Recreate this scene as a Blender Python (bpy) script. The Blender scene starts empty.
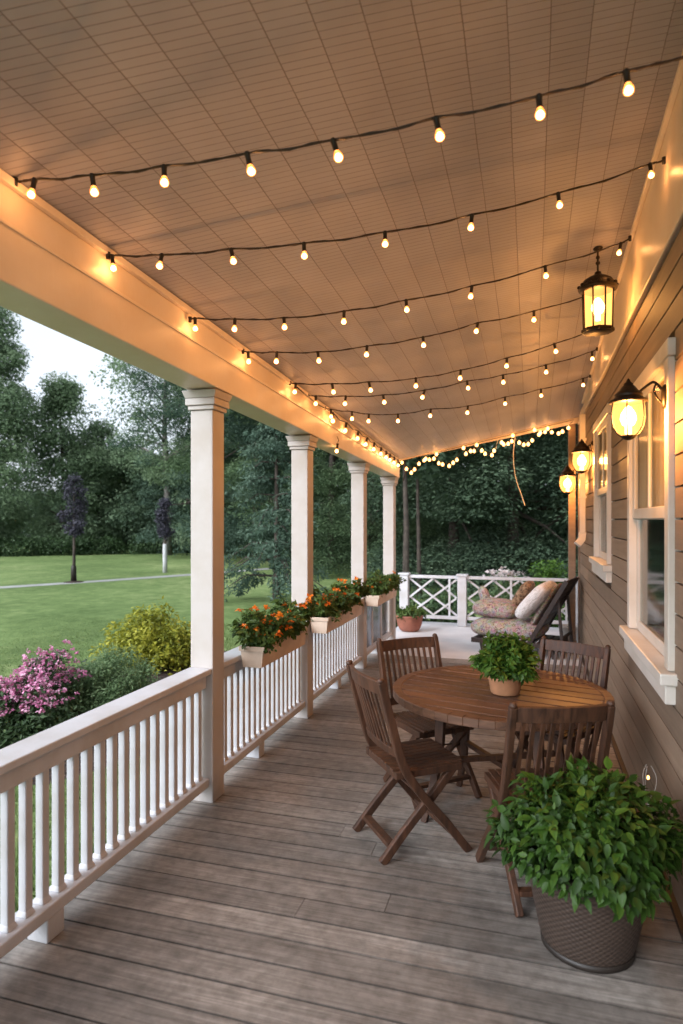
import bpy, math, random
import numpy as np
from mathutils import Vector, Matrix

R = math.radians
scene = bpy.context.scene
col = scene.collection
rnd = random.Random(7)

# ------------------------------------------------------------------ helpers
def link(o, parent=None):
    col.objects.link(o)
    if parent is not None:
        o.parent = parent
    return o

def tag(o, label=None, cat=None, group=None, kind=None):
    if label: o['label'] = label
    if cat: o['category'] = cat
    if group: o['group'] = group
    if kind: o['kind'] = kind
    return o

def empty(name, loc=(0, 0, 0), rz=0.0):
    o = bpy.data.objects.new(name, None)
    o.empty_display_size = .1
    o.location = loc
    o.rotation_euler = (0, 0, rz)
    return link(o)

def thing(name, label, cat, loc=(0, 0, 0), rz=0.0, group=None):
    return tag(empty(name, loc, rz), label, cat, group)

def copy_tree(o, parent=None):
    c = o.copy()
    col.objects.link(c)
    c.parent = parent
    for ch in list(o.children):
        copy_tree(ch, c)
    return c

class MB:
    """collects shapes and links them as one mesh object"""
    def __init__(self):
        self.v = []; self.f = []; self.t = []; self.sm = []
    def add(self, vs, fs, tint=.5, smooth=False):
        n = len(self.v)
        self.v += [tuple(p) for p in vs]
        self.t += [tint] * len(vs)
        for q in fs:
            self.f.append(tuple(i + n for i in q)); self.sm.append(smooth)
    def hexa(self, p, tint=.5):
        # p: 4 bottom points (ccw from above) + 4 top points
        self.add(p, [(3, 2, 1, 0), (4, 5, 6, 7), (0, 1, 5, 4), (1, 2, 6, 5), (2, 3, 7, 6), (3, 0, 4, 7)], tint)
    def box(self, x0, x1, y0, y1, z0, z1, tint=.5):
        self.hexa([(x0, y0, z0), (x1, y0, z0), (x1, y1, z0), (x0, y1, z0),
                   (x0, y0, z1), (x1, y0, z1), (x1, y1, z1), (x0, y1, z1)], tint)
    def slope(self, x0, x1, ya, yb, za0, za1, zb0, zb1, tint=.5):
        self.hexa([(x0, ya, za0), (x1, ya, za0), (x1, yb, zb0), (x0, yb, zb0),
                   (x0, ya, za1), (x1, ya, za1), (x1, yb, zb1), (x0, yb, zb1)], tint)
    def sweep(self, pts, w, h, side=(1, 0, 0), tint=.5):
        """rectangular section: w along `side`, h across it"""
        pts = [Vector(p) for p in pts]; side = Vector(side).normalized()
        rings = []
        for i, p in enumerate(pts):
            a = pts[max(i - 1, 0)]; b = pts[min(i + 1, len(pts) - 1)]
            t = (b - a).normalized()
            s = (side - t * side.dot(t)).normalized()
            n = t.cross(s)
            ww = w[i] if isinstance(w, (list, tuple)) else w
            hh = h[i] if isinstance(h, (list, tuple)) else h
            rings.append([p - s * ww / 2 - n * hh / 2, p + s * ww / 2 - n * hh / 2, p + s * ww / 2 + n * hh / 2, p - s * ww / 2 + n * hh / 2])
        vs = [q for r in rings for q in r]; fs = []
        for i in range(len(pts) - 1):
            for k in range(4):
                a = i * 4 + k; b = i * 4 + (k + 1) % 4
                fs.append((a, b, b + 4, a + 4))
        fs.append((3, 2, 1, 0)); e = (len(pts) - 1) * 4
        fs.append((e, e + 1, e + 2, e + 3))
        self.add(vs, fs, tint)
    def tube(self, pts, r, seg=8, tint=.5, cap=True):
        pts = [Vector(p) for p in pts]
        vs = []; fs = []
        ref = Vector((0, 0, 1))
        for i, p in enumerate(pts):
            a = pts[max(i - 1, 0)]; b = pts[min(i + 1, len(pts) - 1)]
            t = (b - a).normalized()
            if abs(t.dot(ref)) > .95: ref = Vector((1, 0, 0)) if abs(t.x) < .9 else Vector((0, 1, 0))
            u = (ref - t * ref.dot(t)).normalized(); v = t.cross(u); ref = u
            rr = r[i] if isinstance(r, (list, tuple)) else r
            for k in range(seg):
                an = 2 * math.pi * k / seg
                vs.append(p + (u * math.cos(an) + v * math.sin(an)) * rr)
        for i in range(len(pts) - 1):
            for k in range(seg):
                a = i * seg + k; b = i * seg + (k + 1) % seg
                fs.append((a, b, b + seg, a + seg))
        self.add(vs, fs, tint, True)
        if cap:
            self.f.append(tuple(len(self.v) - len(vs) + k for k in reversed(range(seg)))); self.sm.append(False)
            self.f.append(tuple(len(self.v) - seg + k for k in range(seg))); self.sm.append(False)
    def lathe(self, prof, seg=24, c=(0, 0, 0), tint=.5, smooth=True, sx=1, sy=1):
        vs = []; fs = []
        for (r, z) in prof:
            for k in range(seg):
                an = 2 * math.pi * k / seg
                vs.append((c[0] + r * sx * math.cos(an), c[1] + r * sy * math.sin(an), c[2] + z))
        for i in range(len(prof) - 1):
            for k in range(seg):
                a = i * seg + k; b = i * seg + (k + 1) % seg
                fs.append((a, b, b + seg, a + seg))
        n0 = len(self.v)
        self.add(vs, fs, tint, smooth)
        if prof[0][0] > 1e-4:
            self.f.append(tuple(n0 + k for k in reversed(range(seg)))); self.sm.append(False)
        if prof[-1][0] > 1e-4:
            e = n0 + (len(prof) - 1) * seg
            self.f.append(tuple(e + k for k in range(seg))); self.sm.append(False)
    def build(self, name, mat, parent=None, bevel=0.0, seg=2):
        me = bpy.data.meshes.new(name)
        me.from_pydata(self.v, [], self.f)
        me.polygons.foreach_set('use_smooth', self.sm)
        at = me.attributes.new('tint', 'FLOAT', 'POINT')
        at.data.foreach_set('value', self.t)
        me.materials.append(mat)
        me.update()
        o = bpy.data.objects.new(name, me)
        if bevel:
            m = o.modifiers.new('bevel', 'BEVEL'); m.width = bevel; m.segments = seg; m.limit_method = 'ANGLE'; m.angle_limit = R(40)
            m.harden_normals = False
        return link(o, parent)

def np_mesh(name, V, F, tint, mat, parent=None, smooth=False):
    me = bpy.data.meshes.new(name)
    nv, nf, k = len(V), len(F), F.shape[1]
    me.vertices.add(nv); me.vertices.foreach_set('co', V.astype(np.float32).ravel())
    me.loops.add(nf * k); me.loops.foreach_set('vertex_index', F.astype(np.int32).ravel())
    me.polygons.add(nf); me.polygons.foreach_set('loop_start', np.arange(0, nf * k, k, dtype=np.int32))
    me.polygons.foreach_set('use_smooth', np.full(nf, smooth))
    me.update(calc_edges=True)
    at = me.attributes.new('tint', 'FLOAT', 'POINT'); at.data.foreach_set('value', tint.astype(np.float32))
    me.materials.append(mat)
    o = bpy.data.objects.new(name, me)
    return link(o, parent)

# ------------------------------------------------------------------ materials
def new_mat(name):
    m = bpy.data.materials.new(name); m.use_nodes = True
    nt = m.node_tree; b = nt.nodes['Principled BSDF']
    return m, nt, b

def N(nt, typ, **kw):
    n = nt.nodes.new(typ)
    for k, v in kw.items(): setattr(n, k, v)
    return n

def ramp(nt, stops):
    r = N(nt, 'ShaderNodeValToRGB'); cr = r.color_ramp
    while len(cr.elements) < len(stops): cr.elements.new(.5)
    for e, (p, c) in zip(cr.elements, stops):
        e.position = p; e.color = (*c, 1)
    return r

def mix(nt, fac, a, b, typ='MIX'):
    m = N(nt, 'ShaderNodeMix', data_type='RGBA', blend_type=typ)
    L = nt.links
    for sock, val in ((m.inputs[0], fac), (m.inputs[6], a), (m.inputs[7], b)):
        if hasattr(val, 'is_output'): L.new(val, sock)
        elif isinstance(val, (int, float)): sock.default_value = val
        else: sock.default_value = (*val, 1)
    return m.outputs[2]

def math_(nt, op, a, b=0.0, c=None):
    m = N(nt, 'ShaderNodeMath', operation=op)
    for s, v in zip(m.inputs, (a, b, c)):
        if v is None: continue
        if hasattr(v, 'is_output'): nt.links.new(v, s)
        else: s.default_value = v
    return m.outputs[0]

def coords(nt, scale=(1, 1, 1), kind='Object'):
    tc = N(nt, 'ShaderNodeTexCoord'); mp = N(nt, 'ShaderNodeMapping')
    mp.inputs['Scale'].default_value = scale
    nt.links.new(tc.outputs[kind], mp.inputs['Vector'])
    return mp.outputs['Vector']

def noise(nt, vec, scale=5, detail=4, rough=.55, dist=0):
    n = N(nt, 'ShaderNodeTexNoise'); n.inputs['Scale'].default_value = scale
    n.inputs['Detail'].default_value = detail; n.inputs['Roughness'].default_value = rough; n.inputs['Distortion'].default_value = dist
    nt.links.new(vec, n.inputs['Vector'])
    return n.outputs['Fac']

def bump(nt, b, h, strength=.3, dist=.01):
    n = N(nt, 'ShaderNodeBump'); n.inputs['Strength'].default_value = strength; n.inputs['Distance'].default_value = dist
    nt.links.new(h, n.inputs['Height']); nt.links.new(n.outputs['Normal'], b.inputs['Normal'])

def tint_attr(nt):
    a = N(nt, 'ShaderNodeAttribute'); a.attribute_name = 'tint'
    return a.outputs['Fac']

def painted(name, c, rough=.45, dirt=.12, bmp=.15):
    m, nt, b = new_mat(name)
    v = coords(nt)
    n1 = noise(nt, v, 3, 5, .6); n2 = noise(nt, coords(nt, (30, 30, 4)), 2, 3)
    dark = tuple(x * (1 - dirt * 2.2) * k for x, k in zip(c, (1, .96, .9)))
    r = ramp(nt, [(.35, dark), (.6, c)]); nt.links.new(n1, r.inputs[0])
    sp_ = N(nt, 'ShaderNodeSeparateXYZ'); nt.links.new(coords(nt), sp_.inputs[0])
    mr_ = N(nt, 'ShaderNodeMapRange'); mr_.inputs[1].default_value = 0; mr_.inputs[2].default_value = .16; mr_.inputs[3].default_value = .75; mr_.inputs[4].default_value = 0
    nt.links.new(sp_.outputs[2], mr_.inputs[0])
    n4 = noise(nt, coords(nt, (14, 14, 5)), 2, 5, .65)
    g_ = math_(nt, 'MULTIPLY', mr_.outputs[0], n4)
    nt.links.new(mix(nt, g_, r.outputs[0], tuple(x * .42 for x in c)), b.inputs['Base Color'])
    b.inputs['Roughness'].default_value = rough
    bump(nt, b, n2, bmp, .004)
    return m

def wood(name, dark, light, rough=.5, stretch=(3, 40, 40), tintw=.5, bmp=.3):
    m, nt, b = new_mat(name)
    v = coords(nt, stretch)
    n1 = noise(nt, v, 1.4, 6, .62, .6)
    n2 = noise(nt, coords(nt), 2.5, 4)
    r = ramp(nt, [(.28, dark), (.72, light)]); nt.links.new(n1, r.inputs[0])
    t = tint_attr(nt)
    k = math_(nt, 'MULTIPLY_ADD', t, tintw, 1 - tintw / 2)
    k2 = math_(nt, 'MULTIPLY_ADD', n2, .7, .65)
    kk = math_(nt, 'MULTIPLY', k, k2)
    cc = N(nt, 'ShaderNodeCombineColor')
    for i in range(3): nt.links.new(kk, cc.inputs[i])
    nt.links.new(mix(nt, 1.0, r.outputs[0], cc.outputs[0], 'MULTIPLY'), b.inputs['Base Color'])
    rr = math_(nt, 'MULTIPLY_ADD', n1, .3, rough - .15); nt.links.new(rr, b.inputs['Roughness'])
    bump(nt, b, n1, bmp, .003)
    return m

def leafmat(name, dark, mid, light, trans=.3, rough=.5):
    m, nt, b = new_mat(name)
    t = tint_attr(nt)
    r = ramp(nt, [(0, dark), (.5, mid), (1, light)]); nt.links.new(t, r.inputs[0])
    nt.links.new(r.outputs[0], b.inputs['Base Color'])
    b.inputs['Roughness'].default_value = rough
    b.inputs['Specular IOR Level'].default_value = .3
    tr = N(nt, 'ShaderNodeBsdfTranslucent'); nt.links.new(r.outputs[0], tr.inputs['Color'])
    ms = N(nt, 'ShaderNodeMixShader'); ms.inputs[0].default_value = trans
    nt.links.new(b.outputs[0], ms.inputs[1]); nt.links.new(tr.outputs[0], ms.inputs[2])
    nt.links.new(ms.outputs[0], nt.nodes['Material Output'].inputs['Surface'])
    return m

def plain(name, c, rough=.5, metal=0.0, var=.25, scale=8):
    m, nt, b = new_mat(name)
    n1 = noise(nt, coords(nt), scale, 4)
    r = ramp(nt, [(.3, tuple(x * (1 - var) for x in c)), (.7, tuple(min(1, x * (1 + var)) for x in c))]); nt.links.new(n1, r.inputs[0])
    nt.links.new(r.outputs[0], b.inputs['Base Color'])
    b.inputs['Roughness'].default_value = rough; b.inputs['Metallic'].default_value = metal
    bump(nt, b, noise(nt, coords(nt), scale * 6, 3), .15, .003)
    return m

def glow_glass(name, emit, strength, tr=(1, .85, .6), facing=0.0):
    """lit lamp glass: lets light through and glows"""
    m, nt, b = new_mat(name); nt.nodes.remove(b)
    t = N(nt, 'ShaderNodeBsdfTransparent'); t.inputs[0].default_value = (*tr, 1)
    e = N(nt, 'ShaderNodeEmission'); e.inputs[0].default_value = (*emit, 1); e.inputs[1].default_value = strength
    a = N(nt, 'ShaderNodeAddShader'); nt.links.new(t.outputs[0], a.inputs[0]); nt.links.new(e.outputs[0], a.inputs[1])
    nt.links.new(a.outputs[0], nt.nodes['Material Output'].inputs['Surface'])
    return m

def clear_glass(name, tintc=(.95, .97, .95), rough=.03, refl=.5):
    m, nt, b = new_mat(name); nt.nodes.remove(b)
    t = N(nt, 'ShaderNodeBsdfTransparent'); t.inputs[0].default_value = (*tintc, 1)
    g = N(nt, 'ShaderNodeBsdfGlossy'); g.inputs['Roughness'].default_value = rough
    lw = N(nt, 'ShaderNodeFresnel'); lw.inputs[0].default_value = 1.5
    k = math_(nt, 'MULTIPLY', lw.outputs[0], refl * 2)
    ms = N(nt, 'ShaderNodeMixShader'); nt.links.new(k, ms.inputs[0])
    nt.links.new(t.outputs[0], ms.inputs[1]); nt.links.new(g.outputs[0], ms.inputs[2])
    nt.links.new(ms.outputs[0], nt.nodes['Material Output'].inputs['Surface'])
    return m

M = {}
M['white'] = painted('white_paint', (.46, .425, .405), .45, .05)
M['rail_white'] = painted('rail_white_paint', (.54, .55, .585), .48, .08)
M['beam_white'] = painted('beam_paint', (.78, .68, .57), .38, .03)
M['box_tan'] = painted('flower_box_paint', (.62, .50, .40), .5, .12)
M['trim'] = painted('window_trim_paint', (.68, .64, .59), .4, .06)
M['teak'] = wood('teak', (.020, .0085, .0045), (.098, .040, .019), .56, (30, 30, 4), .6)
M['teak_top'] = wood('teak_tabletop', (.050, .022, .012), (.165, .078, .042), .45, (3, 40, 40), .5)
M['dark_wood'] = wood('dark_wood', (.012, .007, .006), (.04, .022, .016), .45, (30, 30, 6), .4)
M['iron'] = plain('aged_bronze', (.030, .022, .016), .42, .7, .5, 25)
M['socket'] = plain('black_rubber', (.018, .013, .010), .5, 0, .3, 30)
M['cable'] = plain('brown_cable', (.022, .013, .008), .45, 0, .3, 30)
M['terracotta'] = plain('terracotta', (.24, .085, .052), .75, 0, .25, 9)
M['tan_pot'] = plain('tan_clay', (.42, .20, .10), .7, 0, .2, 12)
M['soil'] = plain('soil', (.022, .015, .010), .95, 0, .5, 40)
M['white_pot'] = plain('white_ceramic', (.55, .53, .50), .35, 0, .08, 6)
M['concrete'] = plain('concrete_path', (.34, .34, .33), .85, 0, .15, 3)
M['bark'] = plain('bark', (.050, .038, .030), .9, 0, .5, 7)
M['pale_bark'] = plain('pale_bark', (.16, .14, .13), .9, 0, .4, 5)
M['wrap'] = plain('white_trunk_wrap', (.45, .45, .46), .8, 0, .12, 6)
M['cord'] = plain('white_cord', (.6, .58, .55), .5, 0, .1, 10)

# weathered deck boards, grain along X, one tone per board
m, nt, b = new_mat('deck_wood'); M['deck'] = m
t = tint_attr(nt)
tc = N(nt, 'ShaderNodeTexCoord')
off = N(nt, 'ShaderNodeVectorMath', operation='MULTIPLY_ADD')
cx = N(nt, 'ShaderNodeCombineXYZ'); nt.links.new(t, cx.inputs[0]); nt.links.new(t, cx.inputs[2])
nt.links.new(cx.outputs[0], off.inputs[0]); off.inputs[1].default_value = (37, 0, 11)
nt.links.new(tc.outputs['Object'], off.inputs[2])
mp = N(nt, 'ShaderNodeMapping'); mp.inputs['Scale'].default_value = (2.2, 55, 55); nt.links.new(off.outputs[0], mp.inputs['Vector'])
g1 = noise(nt, mp.outputs[0], 1, 7, .65, .5)
g2 = noise(nt, coords(nt), 1.1, 5, .6)
g3 = noise(nt, coords(nt), 16, 5, .65)
rg = ramp(nt, [(.22, (.125, .110, .097)), (.5, (.238, .216, .196)), (.78, (.370, .345, .320))]); nt.links.new(g1, rg.inputs[0])
rs = ramp(nt, [(.30, (.46, .46, .465)), (.62, (1.1, 1.08, 1.06))]); nt.links.new(g2, rs.inputs[0])
rf = ramp(nt, [(.34, (.60, .59, .58)), (.6, (1.06, 1.05, 1.05))]); nt.links.new(g3, rf.inputs[0])
c1 = mix(nt, 1.0, rg.outputs[0], rs.outputs[0], 'MULTIPLY'); c1 = mix(nt, .8, c1, rf.outputs[0], 'MULTIPLY')
tt = math_(nt, 'MULTIPLY_ADD', t, .42, .79)
cc = N(nt, 'ShaderNodeCombineColor')
for i in range(3): nt.links.new(tt, cc.inputs[i])
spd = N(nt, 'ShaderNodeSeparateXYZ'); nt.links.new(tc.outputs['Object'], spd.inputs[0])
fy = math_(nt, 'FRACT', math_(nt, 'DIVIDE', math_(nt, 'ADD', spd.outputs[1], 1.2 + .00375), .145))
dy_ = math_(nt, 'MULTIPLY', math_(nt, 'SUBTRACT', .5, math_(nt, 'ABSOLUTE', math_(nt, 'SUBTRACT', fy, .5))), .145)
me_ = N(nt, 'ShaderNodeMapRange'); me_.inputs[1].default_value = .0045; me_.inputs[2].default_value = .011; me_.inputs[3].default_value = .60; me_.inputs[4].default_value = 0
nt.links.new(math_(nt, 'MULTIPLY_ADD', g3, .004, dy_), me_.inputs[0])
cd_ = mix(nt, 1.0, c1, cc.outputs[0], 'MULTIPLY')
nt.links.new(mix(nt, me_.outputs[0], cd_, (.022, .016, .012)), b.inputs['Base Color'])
rr = math_(nt, 'MULTIPLY_ADD', g2, .35, .40); nt.links.new(rr, b.inputs['Roughness'])
hh = math_(nt, 'MULTIPLY_ADD', g3, .6, g1); bump(nt, b, hh, .4, .003)

# patio: pale painted concrete
m, nt, b = new_mat('pale_patio'); M['patio'] = m
n1 = noise(nt, coords(nt), 1.6, 6, .6); r = ramp(nt, [(.3, (.50, .50, .52)), (.7, (.68, .68, .70))]); nt.links.new(n1, r.inputs[0])
nt.links.new(r.outputs[0], b.inputs['Base Color']); b.inputs['Roughness'].default_value = .6
bump(nt, b, noise(nt, coords(nt), 30, 5), .2, .003)

# beadboard ceiling: long seams along Y, fine grooves along X
m, nt, b = new_mat('beadboard'); M['ceiling'] = m
tc = N(nt, 'ShaderNodeTexCoord'); sp = N(nt, 'ShaderNodeSeparateXYZ'); nt.links.new(tc.outputs['Object'], sp.inputs[0])
def groove(coord, pitch, w):
    fr = math_(nt, 'FRACT', math_(nt, 'DIVIDE', coord, pitch))
    d = math_(nt, 'MULTIPLY', math_(nt, 'ABSOLUTE', math_(nt, 'SUBTRACT', fr, .5)), pitch)   # 0 at the groove
    mr = N(nt, 'ShaderNodeMapRange'); mr.inputs[1].default_value = w * .25; mr.inputs[2].default_value = w
    mr.inputs[3].default_value = 1; mr.inputs[4].default_value = 0; nt.links.new(d, mr.inputs[0])
    return mr.outputs[0]
wob = math_(nt, 'MULTIPLY_ADD', noise(nt, coords(nt), 1.5, 2), .012, sp.outputs[0])
s1 = groove(wob, .145, .0030)
fl = math_(nt, 'FLOOR', math_(nt, 'ADD', math_(nt, 'DIVIDE', wob, .145), .5))
wn = N(nt, 'ShaderNodeTexWhiteNoise', noise_dimensions='1D'); nt.links.new(fl, wn.inputs['W'])
ysh = math_(nt, 'MULTIPLY_ADD', wn.outputs[0], .7, math_(nt, 'MULTIPLY_ADD', sp.outputs[0], -.36, sp.outputs[1]))
s2 = groove(ysh, .034, .0021)
n1 = noise(nt, coords(nt), 2.2, 5); n3 = noise(nt, coords(nt, (5, 1, 1)), 3, 3)
r = ramp(nt, [(.3, (.340, .333, .378)), (.7, (.415, .408, .460))]); nt.links.new(n1, r.inputs[0])
fade = math_(nt, 'MULTIPLY', s2, math_(nt, 'MULTIPLY_ADD', n3, .9, .25))
c0 = mix(nt, fade, r.outputs[0], (.13, .10, .085))
c0 = mix(nt, math_(nt, 'MULTIPLY', s1, .70), c0, (.14, .11, .095))
k = math_(nt, 'MULTIPLY_ADD', wn.outputs[0], .18, .91); cc = N(nt, 'ShaderNodeCombineColor')
for i in range(3): nt.links.new(k, cc.inputs[i])
nt.links.new(mix(nt, 1.0, c0, cc.outputs[0], 'MULTIPLY'), b.inputs['Base Color'])
b.inputs['Roughness'].default_value = .5
b.inputs['Specular IOR Level'].default_value = .3
hh = math_(nt, 'SUBTRACT', 1.0, math_(nt, 'ADD', math_(nt, 'MULTIPLY', s2, .5), s1)); bump(nt, b, hh, .5, .003)

# cedar lap siding, grain along Y
m, nt, b = new_mat('lap_siding'); M['siding'] = m
t = tint_attr(nt)
tc = N(nt, 'ShaderNodeTexCoord'); off = N(nt, 'ShaderNodeVectorMath', operation='MULTIPLY_ADD')
cx = N(nt, 'ShaderNodeCombineXYZ'); nt.links.new(t, cx.inputs[1]); nt.links.new(cx.outputs[0], off.inputs[0]); off.inputs[1].default_value = (0, 23, 0)
nt.links.new(tc.outputs['Object'], off.inputs[2])
mp = N(nt, 'ShaderNodeMapping'); mp.inputs['Scale'].default_value = (8, 1.6, 26); nt.links.new(off.outputs[0], mp.inputs['Vector'])
g1 = noise(nt, mp.outputs[0], 1, 6, .62, .4); g2 = noise(nt, coords(nt), 1.7, 4)
r = ramp(nt, [(.22, (.190, .134, .094)), (.78, (.285, .205, .146))]); nt.links.new(g1, r.inputs[0])
k = math_(nt, 'MULTIPLY', math_(nt, 'MULTIPLY_ADD', t, .35, .82), math_(nt, 'MULTIPLY_ADD', g2, .5, .75))
cc = N(nt, 'ShaderNodeCombineColor')
for i in range(3): nt.links.new(k, cc.inputs[i])
nt.links.new(mix(nt, 1.0, r.outputs[0], cc.outputs[0], 'MULTIPLY'), b.inputs['Base Color'])
b.inputs['Roughness'].default_value = .6; bump(nt, b, g1, .25, .003)

# lawn
m, nt, b = new_mat('lawn'); M['lawn'] = m
n1 = noise(nt, coords(nt), .12, 5, .6); n2 = noise(nt, coords(nt), 3.0, 6, .7); n3 = noise(nt, coords(nt, (1, .35, 1)), .5, 3)
r = ramp(nt, [(.36, (.085, .135, .045)), (.5, (.160, .228, .082)), (.62, (.300, .350, .155))])
nt.links.new(math_(nt, 'MULTIPLY_ADD', n1, .55, math_(nt, 'MULTIPLY', n2, .45)), r.inputs[0])
k = math_(nt, 'MULTIPLY_ADD', n3, .5, .75); cc = N(nt, 'ShaderNodeCombineColor')
for i in range(3): nt.links.new(k, cc.inputs[i])
nt.links.new(mix(nt, 1.0, r.outputs[0], cc.outputs[0], 'MULTIPLY'), b.inputs['Base Color'])
b.inputs['Roughness'].default_value = .9; b.inputs['Specular IOR Level'].default_value = .1
bump(nt, b, noise(nt, coords(nt), 40, 5), .8, .03)

# mulch
m, nt, b = new_mat('mulch'); M['mulch'] = m
vo = N(nt, 'ShaderNodeTexVoronoi'); vo.inputs['Scale'].default_value = 45; nt.links.new(coords(nt, (1, .5, 1)), vo.inputs['Vector'])
r = ramp(nt, [(0, (.010, .006, .005)), (.5, (.040, .025, .018)), (1, (.085, .055, .040))]); nt.links.new(vo.outputs['Color'], r.inputs[0])
nt.links.new(r.outputs[0], b.inputs['Base Color']); b.inputs['Roughness'].default_value = .95
bump(nt, b, vo.outputs['Distance'], .9, .02)

# floral upholstery
m, nt, b = new_mat('floral_fabric'); M['floral'] = m
vo = N(nt, 'ShaderNodeTexVoronoi'); vo.inputs['Scale'].default_value = 26; nt.links.new(coords(nt), vo.inputs['Vector'])
n1 = noise(nt, coords(nt), 34, 5, .6, 1.5)
r = ramp(nt, [(.38, (.11, .06, .055)), (.46, (.27, .21, .185)), (.53, (.44, .39, .36)), (.64, (.20, .18, .19))]); nt.links.new(n1, r.inputs[0])
nt.links.new(mix(nt, .35, r.outputs[0], vo.outputs['Color'], 'SOFT_LIGHT'), b.inputs['Base Color']); b.inputs['Roughness'].default_value = .9
bump(nt, b, noise(nt, coords(nt), 200, 2), .2, .002)
m, nt, b = new_mat('pale_stripe_fabric'); M['pale_fabric'] = m
n1 = noise(nt, coords(nt, (1, 1, 6)), 16, 4, .6, 1.2)
r = ramp(nt, [(.40, (.44, .42, .42)), (.50, (.70, .69, .70)), (.65, (.76, .75, .77))]); nt.links.new(n1, r.inputs[0])
nt.links.new(r.outputs[0], b.inputs['Base Color']); b.inputs['Roughness'].default_value = .9
m, nt, b = new_mat('tan_fabric'); M['tan_fabric'] = m
n1 = noise(nt, coords(nt), 20, 4, .6, 1)
r = ramp(nt, [(.42, (.07, .04, .025)), (.52, (.26, .16, .09)), (.65, (.34, .24, .15))]); nt.links.new(n1, r.inputs[0])
nt.links.new(r.outputs[0], b.inputs['Base Color']); b.inputs['Roughness'].default_value = .9

# woven resin pot
m, nt, b = new_mat('woven_pot'); M['woven'] = m
tc = N(nt, 'ShaderNodeTexCoord'); sp = N(nt, 'ShaderNodeSeparateXYZ'); nt.links.new(tc.outputs['Object'], sp.inputs[0])
an = math_(nt, 'ARCTAN2', sp.outputs[1], sp.outputs[0])
wa = math_(nt, 'SINE', math_(nt, 'MULTIPLY', an, 44)); wz = math_(nt, 'SINE', math_(nt, 'MULTIPLY', sp.outputs[2], 300))
we = math_(nt, 'MULTIPLY_ADD', math_(nt, 'MULTIPLY', wa, wz), .5, .5)
n1 = noise(nt, coords(nt), 6, 4)
r = ramp(nt, [(0, (.010, .006, .004)), (1, (.075, .049, .036))]); nt.links.new(math_(nt, 'MULTIPLY_ADD', we, .6, math_(nt, 'MULTIPLY', n1, .4)), r.inputs[0])
nt.links.new(r.outputs[0], b.inputs['Base Color']); b.inputs['Roughness'].default_value = .6
bump(nt, b, we, .7, .003)

M['leaf_pot'] = leafmat('pot_plant_leaf', (.010, .032, .006), (.042, .100, .012), (.185, .270, .032), .25, .5)
M['leaf_small'] = leafmat('table_plant_leaf', (.020, .060, .008), (.065, .150, .020), (.150, .250, .040), .3)
M['leaf_box'] = leafmat('flower_box_leaf', (.020, .048, .010), (.075, .130, .028), (.170, .230, .055), .3)
M['petal_orange'] = leafmat('orange_petal', (.62, .07, .012), (.85, .24, .02), (.92, .48, .05), .3)
M['petal_pink'] = leafmat('pink_petal', (.44, .08, .23), (.68, .29, .47), (.86, .66, .76), .25)
M['petal_white'] = leafmat('white_petal', (.45, .40, .40), (.6, .55, .55), (.75, .7, .7), .25)
M['leaf_dark'] = leafmat('dark_shrub_leaf', (.014, .034, .013), (.045, .085, .032), (.095, .150, .060), .25)
M['leaf_grey'] = leafmat('grey_green_leaf', (.065, .125, .055), (.170, .265, .120), (.290, .385, .205), .4)
M['leaf_yellow'] = leafmat('yellow_green_leaf', (.075, .10, .012), (.29, .30, .030), (.58, .53, .085), .35)
M['leaf_tree'] = leafmat('tree_leaf', (.115, .175, .115), (.230, .320, .185), (.370, .460, .290), .5, .9)
M['leaf_pale'] = leafmat('pale_tree_leaf', (.110, .175, .075), (.220, .320, .140), (.340, .440, .220), .35, .75)
M['leaf_wood'] = leafmat('woodland_leaf', (.016, .034, .022), (.085, .135, .080), (.240, .325, .195), .35, .85)
M['leaf_mid'] = leafmat('mid_green_leaf', (.018, .040, .020), (.105, .165, .078), (.270, .360, .190), .35, .85)
M['leaf_blue'] = leafmat('blue_green_leaf', (.022, .048, .034), (.085, .140, .098), (.200, .280, .205), .35, .8)
M['leaf_purple'] = leafmat('purple_leaf', (.020, .020, .028), (.058, .055, .075), (.120, .118, .150), .2, .8)
M['grass'] = leafmat('grass_blade', (.075, .125, .040), (.165, .235, .080), (.260, .330, .130), .5)

M['bulb'] = glow_glass('lit_bulb_glass', (1, .36, .08), 1.35, (1, .8, .5))
M['bulb_core'] = glow_glass('white_hot_core', (1, .80, .52), 7.0, (1, .95, .9))
M['fairy'] = glow_glass('lit_fairy_glass', (1, .50, .19), 3.4, (1, .8, .5))
M['lamp_flame'] = glow_glass('lit_lamp_bulb', (1, .66, .26), 9.0, (1, .85, .6))
M['lantern_glass'] = glow_glass('frosted_lantern_glass', (1, .44, .11), 1.15, (.93, .86, .72))
M['pane'] = clear_glass('window_glass', (.85, .90, .86), .06, .45)
M['pane_upper'] = clear_glass('thin_window_glass', (.96, .96, .93), .1, .1)
M['panel_glass'] = clear_glass('panel_glass', (.86, .88, .92), .15, .6)

def curtain_mat(name, a, bb):
    m, nt, b = new_mat(name)
    n1 = noise(nt, coords(nt, (1, 14, .6)), 1.2, 3); r = ramp(nt, [(.35, a), (.65, bb)]); nt.links.new(n1, r.inputs[0])
    nt.links.new(r.outputs[0], b.inputs['Base Color']); b.inputs['Roughness'].default_value = .9
    return m
M['curtain'] = curtain_mat('beige_curtain', (.40, .31, .22), (.60, .50, .38))
M['pane_reflection'] = curtain_mat('grey_green_reflection', (.12, .145, .125), (.22, .25, .22))  # grey-green reflection of the lower panes, put into this colour

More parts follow.
